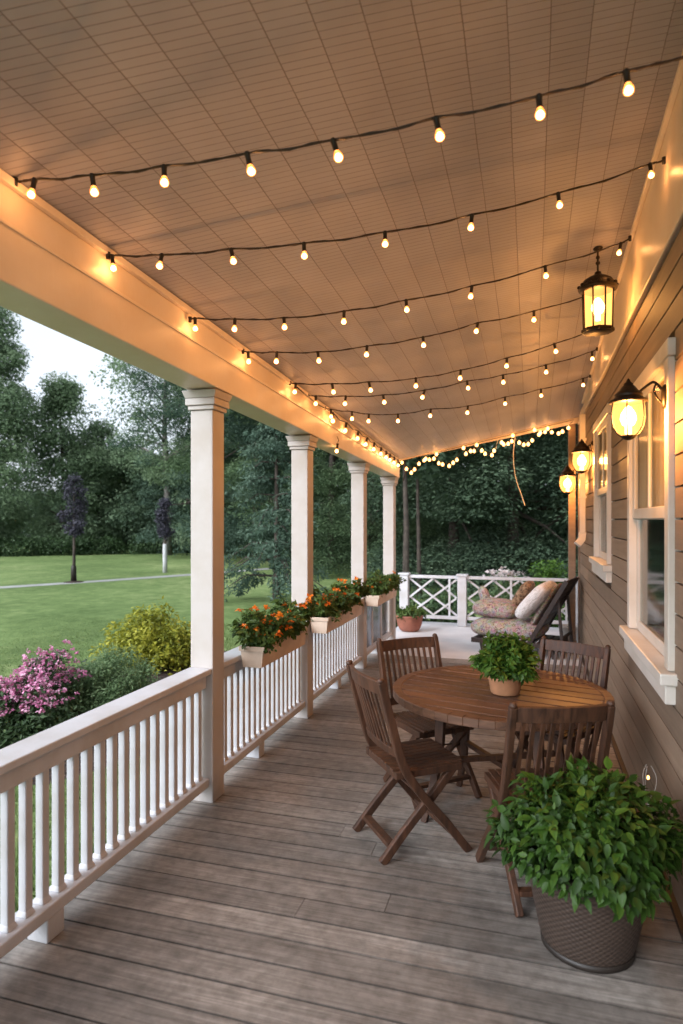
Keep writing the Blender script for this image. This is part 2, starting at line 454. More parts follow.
# ------------------------------------------------------------------ foliage makers
def leaf_cloud(C, rad, n_per, size, rng, up=.5, squash=.8, droop=0.0, fold=.25, aspect=.5, tint_c=None, shell=False, pad=0.0):
    """leaf-sized diamonds scattered about cluster centres C; returns V, F, tint"""
    C = np.asarray(C, float); k = len(C)
    rad = np.broadcast_to(np.asarray(rad, float), (k,))
    ci = np.repeat(np.arange(k), n_per); n = len(ci)
    d = rng.normal(size=(n, 3)); d /= np.linalg.norm(d, axis=1)[:, None]
    rr = (rng.random(n) ** (.33 if not shell else .15))
    off = d * (rr * rad[ci])[:, None]; off[:, 2] *= squash
    P = C[ci] + off
    if pad: P[:, 2] -= pad * (off[:, 0] ** 2 + off[:, 1] ** 2) / rad[ci]
    nrm = d * .8 + rng.normal(size=(n, 3)) * .5; nrm[:, 2] += up
    nrm /= np.linalg.norm(nrm, axis=1)[:, None]
    ax = rng.normal(size=(n, 3)) + d * .6; ax[:, 2] -= droop
    ax -= nrm * (ax * nrm).sum(1)[:, None]; ax /= np.linalg.norm(ax, axis=1)[:, None]
    sd = np.cross(nrm, ax)
    s = size * (.6 + .8 * rng.random(n))
    L = ax * s[:, None]; W = sd * (s * aspect / 2)[:, None]; U = nrm * (s * fold * .3)[:, None]
    V = np.empty((n, 4, 3))
    V[:, 0] = P; V[:, 1] = P + L * .45 + W + U; V[:, 2] = P + L; V[:, 3] = P + L * .45 - W + U
    F = np.arange(n * 4).reshape(n, 4)
    if tint_c is None: tint_c = rng.random(k)
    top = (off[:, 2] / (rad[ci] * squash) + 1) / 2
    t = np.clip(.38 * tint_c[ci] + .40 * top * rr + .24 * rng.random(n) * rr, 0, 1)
    return V.reshape(-1, 3), F, np.repeat(t, 4)

def merge(parts):
    V = []; F = []; T = []; n = 0
    for v, f, t in parts:
        V.append(v); F.append(f + n); T.append(t); n += len(v)
    return np.concatenate(V), np.concatenate(F), np.concatenate(T)

def crown_centres(rng, h, base, r, n, top_pow=1.0, lob=.35):
    """cluster centres inside a lumpy crown from z=base to z=h"""
    ph = rng.random(6) * 6.28
    out = []
    while len(out) < n:
        z = rng.random(); a = rng.random() * 6.28
        prof = (math.sin(math.pi * min(1, (z * .92 + .08)) ** top_pow)) ** .65
        lobes = 1 + lob * (math.sin(2 * a + ph[0]) * .5 + math.sin(3 * a + z * 5 + ph[1]) * .4 + math.sin(z * 13 + ph[2] + a) * .45)
        rr = r * prof * lobes * (.25 + .75 * math.sqrt(rng.random()))
        out.append((rr * math.cos(a), rr * math.sin(a), base + z * (h - base)))
    return np.array(out)

def trunk_mesh(h, r0, rng, C=None, lean=.03, limbs=9):
    mb = MB()
    pts = [(0, 0, -.3)]; rs = [r0 * 1.35]
    n = 7
    for i in range(1, n + 1):
        z = h * i / n
        pts.append((lean * z * math.sin(z * .5) + rng.normal() * .02 * h * .1, lean * z * math.cos(z * .4), z)); rs.append(r0 * (1 - .85 * i / n))
    mb.tube(pts, rs, 8)
    if C is not None:
        for c in C[rng.permutation(len(C))[:limbs]]:
            zb = max(.18 * h, min(h * .9, c[2] - .35 * math.hypot(c[0], c[1])))
            k = zb / h; s = Vector((lean * zb * math.sin(zb * .5), lean * zb * math.cos(zb * .4), zb)); e = Vector(c)
            mid = s.lerp(e, .5) + Vector((0, 0, .06 * (e - s).length))
            rr = r0 * (1 - .85 * k) * .5
            mb.tube([s, mid, e], [rr, rr * .6, rr * .2], 6)
    return mb

def tree(name, label, loc, h, base, r, seed, leaf='leaf_tree', ncl=70, nper=70, lsize=.34, clr=None, bark='bark', tr=.2, group=None, droop=.1, limbs=9, top_pow=1.0, lob=.35, cat='tree', up=.6, squash=.55, pad=0.0):
    rng = np.random.default_rng(seed)
    root = thing(name, label, cat, loc, rng.random() * 6.28, group)
    C = crown_centres(rng, h, base, r, ncl, top_pow, lob)
    clr = clr or r * .30
    V, F, T = leaf_cloud(C, clr * (.6 + .8 * rng.random(ncl)), nper, lsize, rng, up, squash, droop, pad=pad)
    trunk_mesh(h * .93, tr, rng, C, .02, limbs).build('trunk', M[bark], root)
    np_mesh('crown', V, F, T, M[leaf], root)
    return root

def bush(name, label, cat, loc, rx, ry, rz, seed, leaf, ncl=60, nper=60, lsize=.06, cl=.2, stem=True, aspect=.5, petals=None, npet=0, psize=.04, petal_zone=None, group=None):
    rng = np.random.default_rng(seed)
    root = thing(name, label, cat, loc, 0, group)
    C = []
    while len(C) < ncl:
        d = rng.normal(size=3); d /= np.linalg.norm(d)
        if d[2] < -.15: continue
        q = rng.random() ** .35 * .86
        C.append((d[0] * rx * q, d[1] * ry * q, max(.03, d[2] * rz * q)))
    C = np.array(C)
    V, F, T = leaf_cloud(C, cl * (.7 + .6 * rng.random(ncl)), nper, lsize, rng, .7, .85, 0, aspect=aspect)
    keep = V[:, 2].reshape(-1, 4).min(1) > -.02
    F = F[keep]
    np_mesh('foliage', V, F, T, M[leaf], root)
    if stem:
        mb = MB()
        for c in C[:14]:
            mb.tube([(c[0] * .12, c[1] * .12, -.03), (c[0] * .5, c[1] * .5, c[2] * .6), tuple(c)], [.012, .008, .004], 5)
        mb.build('stems', M['bark'], root)
    if petals:
        P = []
        while len(P) < npet:
            c = C[rng.integers(ncl)]; d = rng.normal(size=3); d /= np.linalg.norm(d); d[2] = abs(d[2])
            p = c + d * cl * 1.05
            if petal_zone is None or petal_zone(p): P.append(p)
        V, F, T = leaf_cloud(np.array(P), psize * .6, 7, psize, rng, 1.0, .6, 0, aspect=.8)
        T = np.clip(T * 1.35 - .15, 0, 1)
        tag(np_mesh('blossoms', V, F, T, M[petals], root), kind='stuff')
    return root

# ------------------------------------------------------------------ geometry of the porch
H = 1.7
XB = -1.80      # inner face of the beam
XW = .63        # house wall
def zl(y): return 2.93 - .0526 * (y - 1.82)
def zr(y): return 3.57 - .0866 * (y - 3.08)
def zceil(x, y):
    t = (x + 1.8) / 2.43
    return zl(y) + (zr(y) - zl(y)) * t
def zbeam(y): return 2.545 - .0347 * (y - 1.82)
Y0, Y1 = -1.2, 8.95

# ground ------------------------------------------------------------
GZ = -.5
mb = MB(); mb.add([(-400, -300, GZ), (400, -300, GZ), (400, 500, GZ), (-400, 500, GZ)], [(0, 1, 2, 3)])
tag(mb.build('lawn', M['lawn']), kind='structure')
path = [(-46, 1.0), (-30, 9.5), (-22, 13.8), (-16.47, 16.72), (-15.08, 19.61), (-13.08, 22.82), (-11.2, 26.2), (-9, 30), (-7, 36)]
path = [(-40, 9), (-28, 11.8), (-20, 14.9), (-16.5, 16.9), (-14.9, 19.6), (-13.1, 22.9), (-11.6, 26.2), (-9.5, 31), (-8, 36)]
mb = MB()
L_, R_ = [], []
for i, p in enumerate(path):
    a = Vector(path[max(i - 1, 0)]); q = Vector(path[min(i + 1, len(path) - 1)]); t = (q - a).normalized(); n = Vector((-t.y, t.x)) * (.34 + .03 * math.sin(i * 2.7))
    L_.append((p[0] + n.x, p[1] + n.y, GZ + .006)); R_.append((p[0] - n.x, p[1] - n.y, GZ + .006))
k = len(path); mb.add(L_ + R_, [(i, k + i, k + i + 1, i + 1) for i in range(k - 1)])
tag(mb.build('path', M['concrete']), kind='structure')
# mulch bed
bed = [(-3.5, 5.1), (-3.85, 4.4), (-4.8, 4.1), (-5.5, 4.7), (-5.9, 6.2), (-6.5, 7.6), (-6.4, 9.2), (-5.2, 9.9), (-3.9, 9.2), (-3.2, 7.9), (-3.1, 6.4)]
rngb = np.random.default_rng(3)
cxy = np.mean(np.array(bed), 0); V = [(cxy[0], cxy[1], GZ + .09)]; F = []
rings = 8
for j in range(1, rings + 1):
    for p in bed:
        q = cxy + (np.array(p) - cxy) * j / rings
        V.append((q[0], q[1], GZ + .004 + .085 * (1 - (j / rings) ** 2) + (rngb.normal() * .012 if j < rings else 0)))
nb = len(bed)
for i in range(nb): F.append((0, 1 + (i + 1) % nb, 1 + i))
for j in range(rings - 1):
    for i in range(nb):
        a = 1 + j * nb + i; c = 1 + j * nb + (i + 1) % nb
        F.append((a, c, c + nb, a + nb))
mb = MB(); mb.add(V, F, .5, True); tag(mb.build('mulch_bed', M['mulch']), kind='structure')
# grass blades near the porch
rngg = np.random.default_rng(11)
n = 80000
gx = -2.15 - 8.5 * rngg.random(n) ** 2.0; gy = .3 + 12 * rngg.random(n)
def inside(px, py, poly):
    r = np.zeros(len(px), bool); j = len(poly) - 1
    for i in range(len(poly)):
        xi, yi = poly[i]; xj, yj = poly[j]
        c = ((yi > py) != (yj > py)) & (px < (xj - xi) * (py - yi) / (yj - yi + 1e-9) + xi); r ^= c; j = i
    return r
kp = ~inside(gx, gy, bed); gx, gy = gx[kp], gy[kp]; n = len(gx)
a = rngg.random(n) * 6.28; hgt = (.03 + .05 * rngg.random(n)) * np.clip(1 - (-gx - 4.5) / 6, .12, 1); w = .005 + .004 * rngg.random(n)
V = np.empty((n, 3, 3)); dx, dy = np.cos(a), np.sin(a); ln = rngg.normal(size=(n, 2)) * .022
V[:, 0] = np.stack([gx - dx * w, gy - dy * w, np.full(n, GZ)], 1); V[:, 1] = np.stack([gx + dx * w, gy + dy * w, np.full(n, GZ)], 1)
V[:, 2] = np.stack([gx + ln[:, 0], gy + ln[:, 1], GZ + hgt], 1)
T = np.repeat(np.clip(.5 + .25 * np.sin(gx * 3) * np.sin(gy * 2.3) + rngg.normal(size=n) * .2, 0, 1), 3)
g = np_mesh('grass', V.reshape(-1, 3), np.arange(n * 3).reshape(n, 3), T, M['grass'])
tag(g, 'short green grass growing beside the porch railing', 'grass', kind='stuff')

# deck ---------------------------------------------------------------
mb = MB(); y = Y0; YD = 7.95
while y < YD - .05:
    y2 = min(y + .1375, YD)
    t = rnd.random()
    # boards butt at staggered joints
    cut = rnd.choice([None, None, -1.1 + rnd.random() * .5, -.2 + rnd.random() * .6])
    dz = rnd.uniform(-.0015, .0015)
    if cut is None: mb.box(-2.05, .66, y, y2, -.028, dz, t)
    else:
        mb.box(-2.05, cut - .0015, y, y2, -.028, dz, t); mb.box(cut + .0015, .66, y, y2, -.028, dz + .0008, rnd.random())
    y += .145
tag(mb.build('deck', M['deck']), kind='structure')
mb = MB(); mb.box(-2.03, .66, Y0, YD, -.2, -.034); mb.box(-2.075, -2.053, Y0, 10.6, GZ - .05, -.01)
tag(mb.build('deck_skirt', M['dark_wood']), kind='structure')
mb = MB(); mb.box(-2.05, .66, YD + .004, 9.0, GZ, -.004); mb.box(-2.05, 4.5, 9.004, 10.7, GZ, -.004)
tag(mb.build('patio', M['patio'], None, .006), kind='structure')

# ------------------------------------------------------------------ porch roof
roof = thing('porch_roof', 'sloping porch roof with beadboard ceiling and white beam on the columns', 'porch roof')
mb = MB()
ny = 24
V = []; F = []
for j in range(ny + 1):
    yy = Y0 + (Y1 - Y0) * j / ny
    for i in range(9):
        xx = -1.80 + 2.43 * i / 8; V.append((xx, yy, zceil(xx, yy)))
for j in range(ny):
    for i in range(8):
        a = j * 9 + i; F.append((a, a + 9, a + 10, a + 1))
mb.add(V, F); mb.build('ceiling', M['ceiling'], roof)
mb = MB()
mb.hexa([(-2.25, Y0, zl(Y0) + .006), (XW + .3, Y0, zr(Y0) + .09), (XW + .3, Y1 + .02, zr(Y1) + .09), (-2.25, Y1 + .02, zl(Y1) + .006),
         (-2.25, Y0, zl(Y0) + .16), (XW + .3, Y0, zr(Y0) + .2), (XW + .3, Y1 + .02, zr(Y1) + .2), (-2.25, Y1 + .02, zl(Y1) + .16)])
mb.build('roof_deck', M['dark_wood'], roof)
beam = MB()
ys = [Y0, Y1]
def strip(mb, x0, x1, f0, f1, ya=Y0, yb=Y1): mb.slope(x0, x1, ya, yb, f0(ya), f1(ya), f0(yb), f1(yb))
gl = lambda y: zl(y) - .42 * (zl(y) - zbeam(y))      # groove line
strip(beam, -2.0, -1.79, zbeam, lambda y: gl(y) - .004)
strip(beam, -2.0, -1.802, lambda y: gl(y) - .004, zl)
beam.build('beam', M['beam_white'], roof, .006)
bead = MB(); strip(bead, -1.80, -1.775, lambda y: zl(y) - .035, lambda y: zl(y) - .003)
strip(bead, -1.789, -1.783, lambda y: gl(y) - .022, lambda y: gl(y) - .006)
bead.build('crown_bead', M['beam_white'], roof, .006)
fas = MB(); fas.slope(-1.8, XW, Y1 + .022, Y1 + .045, zl(Y1) - .03, zl(Y1) + .16, zl(Y1) - .03, zl(Y1) + .16)
fas = MB(); fas.hexa([(-2.0, Y1 + .022, zl(Y1) - .05), (XW + .3, Y1 + .022, zr(Y1) - .02), (XW + .3, Y1 + .05, zr(Y1) - .02), (-2.0, Y1 + .05, zl(Y1) - .05),
                      (-2.0, Y1 + .022, zl(Y1) + .15), (XW + .3, Y1 + .022, zr(Y1) + .2), (XW + .3, Y1 + .05, zr(Y1) + .2), (-2.0, Y1 + .05, zl(Y1) + .15)])
fas.build('fascia', M['beam_white'], roof, .004)

# ------------------------------------------------------------------ columns
COLY = [(3.535, 'tall white square column nearest the camera at the end of the railing without flower boxes'),
        (5.235, 'white square column between the near flower box and the middle flower box'),
        (7.145, 'white square column between the middle flower box and the far flower box'),
        (8.80, 'white square column at the far end of the porch beside the patio')]
XC = -1.905
for i, (yc, lab) in enumerate(COLY):
    root = thing('porch_column', lab, 'column', (XC, yc, 0), 0, 'white columns along the porch edge')
    zt = zbeam(yc + .1) - .004
    w = .075
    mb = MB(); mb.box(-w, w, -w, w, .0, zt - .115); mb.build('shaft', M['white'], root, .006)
    mb = MB(); mb.box(-w - .012, w + .012, -w - .012, w + .012, zt - .114, zt - .088)
    mb.box(-w - .024, w + .024, -w - .024, w + .024, zt - .087, zt - .045)
    mb.hexa([(-w - .024, -w - .024, zt - .044), (w + .024, -w - .024, zt - .044), (w + .024, w + .024, zt - .044), (-w - .024, w + .024, zt - .044),
             (-w - .04, -w - .04, zt), (w + .04, -w - .04, zt), (w + .04, w + .04, zt), (-w - .04, w + .04, zt)])
    mb.build('capital', M['white'], root, .004)

# ------------------------------------------------------------------ side railings
def railing(ya, yb, label, blocks, glass=False):
    root = thing('porch_railing', label, 'railing', (XC, ya, 0), 0, 'white railings between the porch columns')
    Ln = yb - ya
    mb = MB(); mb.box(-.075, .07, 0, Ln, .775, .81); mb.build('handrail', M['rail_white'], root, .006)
    mb = MB(); mb.box(-.028, .034, .002, Ln - .002, .69, .7735); mb.build('top_rail', M['rail_white'], root, .004)
    mb = MB(); mb.box(-.05, .055, .002, Ln - .002, .10, .15); mb.build('bottom_rail', M['rail_white'], root, .005)
    for yb_ in blocks:
        mb = MB(); mb.box(-.05, .05, yb_ - ya - .05, yb_ - ya + .05, .001, .0985); mb.build('foot_block', M['rail_white'], root, .006)
    if glass:
        k = 3
        for i in range(k):
            a = Ln * i / k; bb = Ln * (i + 1) / k
            if i: 
                mb = MB(); mb.box(-.022, .022, a - .022, a + .022, .152, .688); mb.build('stile', M['rail_white'], root, .003)
            mb = MB(); mb.box(-.004, .004, a + .024, bb - .024, .153, .687); mb.build('glass_panel', M['panel_glass'], root)
        return root
    n = max(1, round(Ln / .0905)); p = Ln / n
    proto = None
    for i in range(n):
        yy = p * (i + .5)
        if proto is None:
            mb = MB(); mb.box(-.018, .018, -.019, .019, .1505, .6895); mb.hexa([(-.026, -.027, .1503), (.026, -.027, .1503), (.026, .027, .1503), (-.026, .027, .1503), (-.0185, -.0195, .172), (.0185, -.0195, .172), (.0185, .0195, .172), (-.0185, .0195, .172)])
            proto = mb.build('baluster', M['rail_white'], root, .004); o = proto
        else:
            o = proto.copy(); link(o, root)
        o.location = (0, yy, 0)
    return root
railing(.30, 3.458, 'long white railing nearest the camera with a bare handrail', [2.17])
railing(3.612, 5.158, 'white railing carrying the near flower box', [4.25])
railing(5.312, 7.068, 'white railing carrying the middle flower box', [6.2])
railing(7.222, 8.723, 'white framed railing with glassy panels by the patio', [7.95], True)

# far lattice railing along the patio
root = thing('lattice_railing', 'white lattice railing with crossed diagonals at the far end of the patio', 'railing', (0, 10.4, 0))
mb = MB(); mb.box(-.07, .07, -.07, .07, 0, .80); mb.box(-.09, .09, -.09, .09, .80, .83)
o = mb.build('post', M['rail_white'], root, .006); o.location = (-1.06, 0, 0)
c2 = o.copy(); link(c2, root); c2.location = (-2.0, 0, 0)
c2 = o.copy(); link(c2, root); c2.location = (.72, 0, 0)
c2 = o.copy(); link(c2, root); c2.location = (2.4, 0, 0)
for (x0, x1) in ((-1.928, -1.132), (-.988, .648), (.792, 2.328)):
    mb = MB(); mb.box(x0, x1, -.04, .04, .755, .80); mb.build('top_rail', M['rail_white'], root, .004)
    mb = MB(); mb.box(x0, x1, -.03, .03, .10, .15); mb.build('bottom_rail', M['rail_white'], root, .004)
    mb = MB(); nseg = max(1, round((x1 - x0) / .8)); w = (x1 - x0) / nseg
    for i in range(nseg):
        a = x0 + w * i; bq = a + w
        mb.sweep([(a + .01, -.008, .16), (bq - .01, -.008, .745)], .03, .016, (0, 0, 1))
        mb.sweep([(a + .01, .010, .745), (bq - .01, .010, .16)], .03, .016, (0, 0, 1))
        mb.sweep([(a + w * .5, -.026, .16), (bq - .02, -.026, .44)], .03, .014, (0, 0, 1)); mb.sweep([(a + .02, -.026, .44), (a + w * .5, -.026, .745)], .03, .014, (0, 0, 1))
        mb.sweep([(a + w * .5, .028, .16), (a + .02, .028, .44)], .03, .014, (0, 0, 1)); mb.sweep([(bq - .02, .028, .44), (a + w * .5, .028, .745)], .03, .014, (0, 0, 1))
        mb.box(a + w * .82, a + w * .86, -.045, -.036, .152, .753)
    mb.build('lattice', M['rail_white'], root)

# ------------------------------------------------------------------ the house
house = thing('house', 'brown lap sided house wall with white trim along the porch', 'house')
wins = [(3.15, 4.42, .95, 2.43), (5.50, 6.70, 1.27, 2.55)]
mb = MB(); z = .03
while z < 2.955:
    z1 = min(z + .14, 2.957)
    cuts = sorted([w for w in wins if w[3] > z + .001 and w[2] < z1 - .001])
    y = Y0; segs = []
    for w in cuts:
        segs.append((y, w[0])); y = w[1]
    segs.append((y, 9.0))
    for (a, bb) in segs:
        # staggered butt joints
        js = [a] + sorted([q for q in [a + rnd.uniform(.8, 3.2), a + rnd.uniform(3.2, 6)] if q < bb - .5]) + [bb]
        for q in range(len(js) - 1):
            t = rnd.random(); ya, yb = js[q] + .001, js[q + 1] - .001
            mb.hexa([(XW - .018, ya, z), (XW + .02, ya, z), (XW + .02, yb, z), (XW - .018, yb, z),
                     (XW - .0165, ya, z1 - .0095), (XW + .02, ya, z1 - .0095), (XW + .02, yb, z1 - .0095), (XW - .0165, yb, z1 - .0095)], t)
    z += .14
mb.build('siding', M['siding'], house)
mb = MB()
for (ya, yb, za, zb) in ((Y0, 3.16, 0, 2.96), (4.41, 5.51, 0, 2.96), (6.69, 8.99, 0, 2.96), (3.16, 4.41, 0, .96), (5.51, 6.69, 0, 1.28), (3.16, 4.41, 2.42, 2.96), (5.51, 6.69, 2.54, 2.96)):
    mb.box(XW + .0205, XW + .045, ya, yb, za, zb)
mb.build('sheathing', M['dark_wood'], house)
mb = MB(); mb.box(XW + .30, 6.5, Y0, 8.98, GZ, 3.3); mb.build('inner_wall', M['dark_wood'], house)
mb = MB(); z = -.45
while z < 3.1:
    mb.hexa([(XW + .03, 9.0, z), (6.5, 9.0, z), (6.5, 9.02, z), (XW + .03, 9.02, z), (XW + .03, 9.0, z + .139), (6.5, 9.0, z + .139), (6.5, 9.004, z + .139), (XW + .03, 9.004, z + .139)], rnd.random()); z += .14
mb.build('end_siding', M['siding'], house)
mb = MB(); mb.box(XW - .035, XW + .02, 8.90, 9.03, .0, zr(9.0) - .06); mb.build('corner_board', M['siding'], house, .004)
fz = MB()
fz.box(XW - .030, XW + .05, Y0, 8.9, 2.96, 3.088)
fz.slope(XW - .024, XW + .05, Y0, 8.2, 3.09, zr(Y0) - .004, 3.09, zr(8.2) - .004)
fz.build('frieze', M['beam_white'], house, .004)
mb = MB(); mb.slope(XW - .05, XW - .0245, Y0, 8.2, zr(Y0) - .045, zr(Y0) - .006, zr(8.2) - .03, zr(8.2) - .006); mb.box(XW - .045, XW - .031, Y0, 8.9, 2.945, 2.975)
mb.build('moulding', M['beam_white'], house, .004)
mb = MB(); mb.box(XW - .045, XW + .02, Y0, 8.9, .002, .028); mb.build('base_trim', M['dark_wood'], house)
for wi, (a, bb, z0, z1) in enumerate(wins):
    cw = .085
    mb = MB()
    mb.box(XW - .045, XW + .01, a, a + cw, z0 + .075, z1); mb.box(XW - .045, XW + .01, bb - cw, bb, z0 + .075, z1)
    mb.box(XW - .05, XW + .01, a - .02, bb + .02, z1 + .001, z1 + .08)
    win = mb.build('window', M['trim'], house, .005)
    mb = MB(); mb.box(XW - .085, XW + .05, a - .05, bb + .05, z0 + .02, z0 + .072); mb.box(XW - .06, XW + .03, a - .02, bb + .02, z0 - .07, z0 + .0195)
    mb.build('sill', M['trim'], win, .006)
    ya, yb = a + cw + .001, bb - cw - .001; zm = (z0 + .075 + z1) / 2
    mb = MB()
    for (s0, s1, xx) in ((z0 + .0755, zm + .02, XW - .002), (zm - .02, z1, XW - .026)):
        mb.box(xx, xx + .022, ya, ya + .075, s0, s1); mb.box(xx, xx + .022, yb - .075, yb, s0, s1)
        mb.box(xx + .001, xx + .021, ya + .076, yb - .076, s0, s0 + .06); mb.box(xx + .001, xx + .021, ya + .076, yb - .076, s1 - .045, s1)
    ym = (ya + yb) / 2
    mb.box(XW - .024, XW - .008, ym - .015, ym + .015, zm + .041, z1 - .046)
    mb.build('sash', M['trim'], win, .003)
    mb = MB(); mb.box(XW + .008, XW + .012, ya + .076, yb - .076, z0 + .136, zm - .026); mb.build('pane', M['pane'], win)
    mb = MB(); mb.box(XW - .017, XW - .013, ya + .076, yb - .076, zm + .041, z1 - .046); mb.build('pane', M['pane_upper'], win)
    def drape(zz0, zz1, xx, am, mat, nm):
        V = []; F = []; n = 60
        for j in (0, 1):
            for i in range(n + 1):
                yy = ya - .02 + (yb - ya + .04) * i / n
                V.append((xx + am * math.sin(i * 1.1) + am * .5 * math.sin(i * .43), yy, zz0 if j == 0 else zz1))
        for i in range(n): F.append((i, i + 1, i + n + 2, i + n + 1))
        mb = MB(); mb.add(V, F, .5, True); mb.build(nm, mat, win)
    drape(zm - .02, z1 - .002, XW + .012, .005, M['curtain'], 'curtain')
    drape(z0, zm - .052, XW + .06, .004, M['pane_reflection'], 'reflection_sheet')  # added sheet behind the lower pane, carrying its painted reflection

# brown end post and white downspout at the wall's far corner
root = thing('end_post', 'slim reddish brown post at the far corner of the house wall', 'post', (.52, 9.02, 0))
mb = MB(); mb.box(-.045, .045, -.045, .045, 0, zceil(.52, 8.9) - .05); mb.build('shaft', M['siding'], root, .005)
mb = MB(); mb.box(-.06, .06, -.06, .06, .0, .1); mb.build('base', M['siding'], root, .005)
dsp = thing('downspout', 'white downspout fixed to the far end of the brown wall', 'downspout', (XW - .07, 7.75, 0))
mb = MB(); mb.box(-.03, .03, -.04, .04, 1.55, 2.9); mb.sweep([(0, 0, 1.56), (-.01, -.02, 1.48), (-.06, -.05, 1.42)], .06, .08, (0, 1, 0)); mb.build('pipe', M['trim'], dsp, .006)
mb = MB(); mb.box(-.034, .04, -.05, .05, 1.95, 1.975); mb.box(-.034, .04, -.05, .05, 2.6, 2.625); mb.build('strap', M['trim'], dsp)

# ------------------------------------------------------------------ string lights
WARM = (1.0, .50, .235)
LIGHT = bpy.data.lights.new('bulb_light', 'POINT'); LIGHT.color = WARM; LIGHT.energy = .44; LIGHT.shadow_soft_size = .012
SOCK = None
def socket_proto():
    mb = MB(); mb.lathe([(.0, .005), (.009, .005), (.0125, 0), (.0130, -.007), (.0112, -.013), (.0112, -.040), (.0125, -.042), (.0125, -.047), (.006, -.048)], 14)
    return mb
SOCK_ME = socket_proto().build('socket', M['socket']); col.objects.unlink(SOCK_ME)
mb = MB(); mb.lathe([(.0, -.090), (.008, -.0888), (.0150, -.084), (.0186, -.077), (.0192, -.071), (.0176, -.063), (.0138, -.056), (.0115, -.051), (.0110, -.0475)], 16)
ng = len(mb.f)
mb.lathe([(0, -.086), (.008, -.0845), (.0140, -.079), (.0148, -.072), (.0122, -.065), (.007, -.058), (0, -.055)], 12)
BULB_ME = mb.build('bulb', M['bulb']); col.objects.unlink(BULB_ME)
BULB_ME.data.materials.append(M['bulb_core'])
for k, pg in enumerate(BULB_ME.data.polygons): pg.material_index = 1 if k >= ng else 0

def add_bulb(root, p, scale=1.0, lit=True, hang=None):
    s = SOCK_ME.copy(); link(s, root); s.location = p; s.scale = (scale,) * 3
    s.rotation_euler = (rnd.gauss(0, .13), rnd.gauss(0, .13), rnd.random() * 6)
    bl = BULB_ME.copy(); link(bl, s)
    if lit:
        lo = bpy.data.objects.new('bulb_light', LIGHT); link(lo, s); lo.location = (0, 0, -.071)
    return s

def catmull(P, k=6):
    P = [Vector(p) for p in P]; out = []
    for i in range(len(P) - 1):
        p0 = P[max(i - 1, 0)]; p1 = P[i]; p2 = P[i + 1]; p3 = P[min(i + 2, len(P) - 1)]
        for j in range(k):
            t = j / k
            out.append(.5 * ((2 * p1) + (p2 - p0) * t + (2 * p0 - 5 * p1 + 4 * p2 - p3) * t * t + (3 * p1 - p0 - 3 * p2 + p3) * t ** 3))
    out.append(P[-1]); return out

STR = [
 ('nearest string of warm bulbs sagging across the ceiling in front of all the others', (-1.780,1.874,2.919), (.600,2.000,3.030), [(-1.697,1.878,2.915),(-1.466,1.890,2.902),(-1.190,1.905,2.897),(-0.892,1.921,2.901),(-0.602,1.936,2.904),(-0.278,1.953,2.926),(0.022,1.969,2.947),(0.260,1.982,2.981),(.47,1.992,3.008)]),
 ('second string of warm bulbs from the front, ending on the frieze above the hanging lantern', (-1.780,2.402,2.863), (.600,3.320,3.395), [(-1.764,2.408,2.862),(-1.563,2.485,2.872),(-1.282,2.594,2.907),(-0.979,2.711,2.945),(-0.636,2.843,3.008),(-0.260,2.988,3.101),(0.120,3.135,3.218),(0.536,3.295,3.373)]),
 ('third string of warm bulbs from the front, ending right beside the hanging lantern', (-1.780,3.106,2.794), (.571,4.190,3.399), [(-1.756,3.117,2.800),(-1.561,3.207,2.805),(-1.317,3.319,2.823),(-1.010,3.461,2.877),(-0.685,3.611,2.957),(-0.329,3.775,3.057),(0.079,3.963,3.199),(0.518,4.165,3.365)]),
 ('fourth string of warm bulbs from the front, passing just behind the hanging lantern', (-1.780,3.774,2.790), (.491,4.834,3.322), [(-1.751,3.788,2.785),(-1.582,3.866,2.791),(-1.340,3.980,2.802),(-1.043,4.118,2.854),(-0.696,4.280,2.930),(-0.347,4.443,3.042),(0.019,4.613,3.143)]),
 ('fifth string of warm bulbs from the front, crossing deep under the ceiling', (-1.780,4.613,2.758), (.507,5.584,3.263), [(-1.738,4.631,2.752),(-1.481,4.740,2.758),(-1.214,4.853,2.778),(-0.869,5.000,2.818),(-0.534,5.142,2.891),(-0.185,5.290,2.997),(0.178,5.444,3.122)]),
 ('sixth string of warm bulbs from the front, between the fifth string and the rearmost one', (-1.780,5.028,2.74), (.563,6.112,3.225), [(-1.719,5.056,2.735),(-1.490,5.162,2.740),(-1.202,5.295,2.758),(-0.870,5.449,2.811),(-0.530,5.606,2.900),(-0.234,5.743,2.963),(0.126,5.909,3.064),(0.520,6.092,3.200)]),
 ('seventh and rearmost crossing string of warm bulbs, nearest the small fairy lights', (-1.780,5.486,2.71), (.571,6.912,3.155), [(-1.732,5.515,2.70),(-1.564,5.617,2.688),(-1.426,5.701,2.672),(-1.185,5.847,2.684),(-0.904,6.017,2.745),(-0.579,6.215,2.791),(-0.243,6.418,2.896),(0.094,6.623,2.994),(0.501,6.870,3.125)]),
]
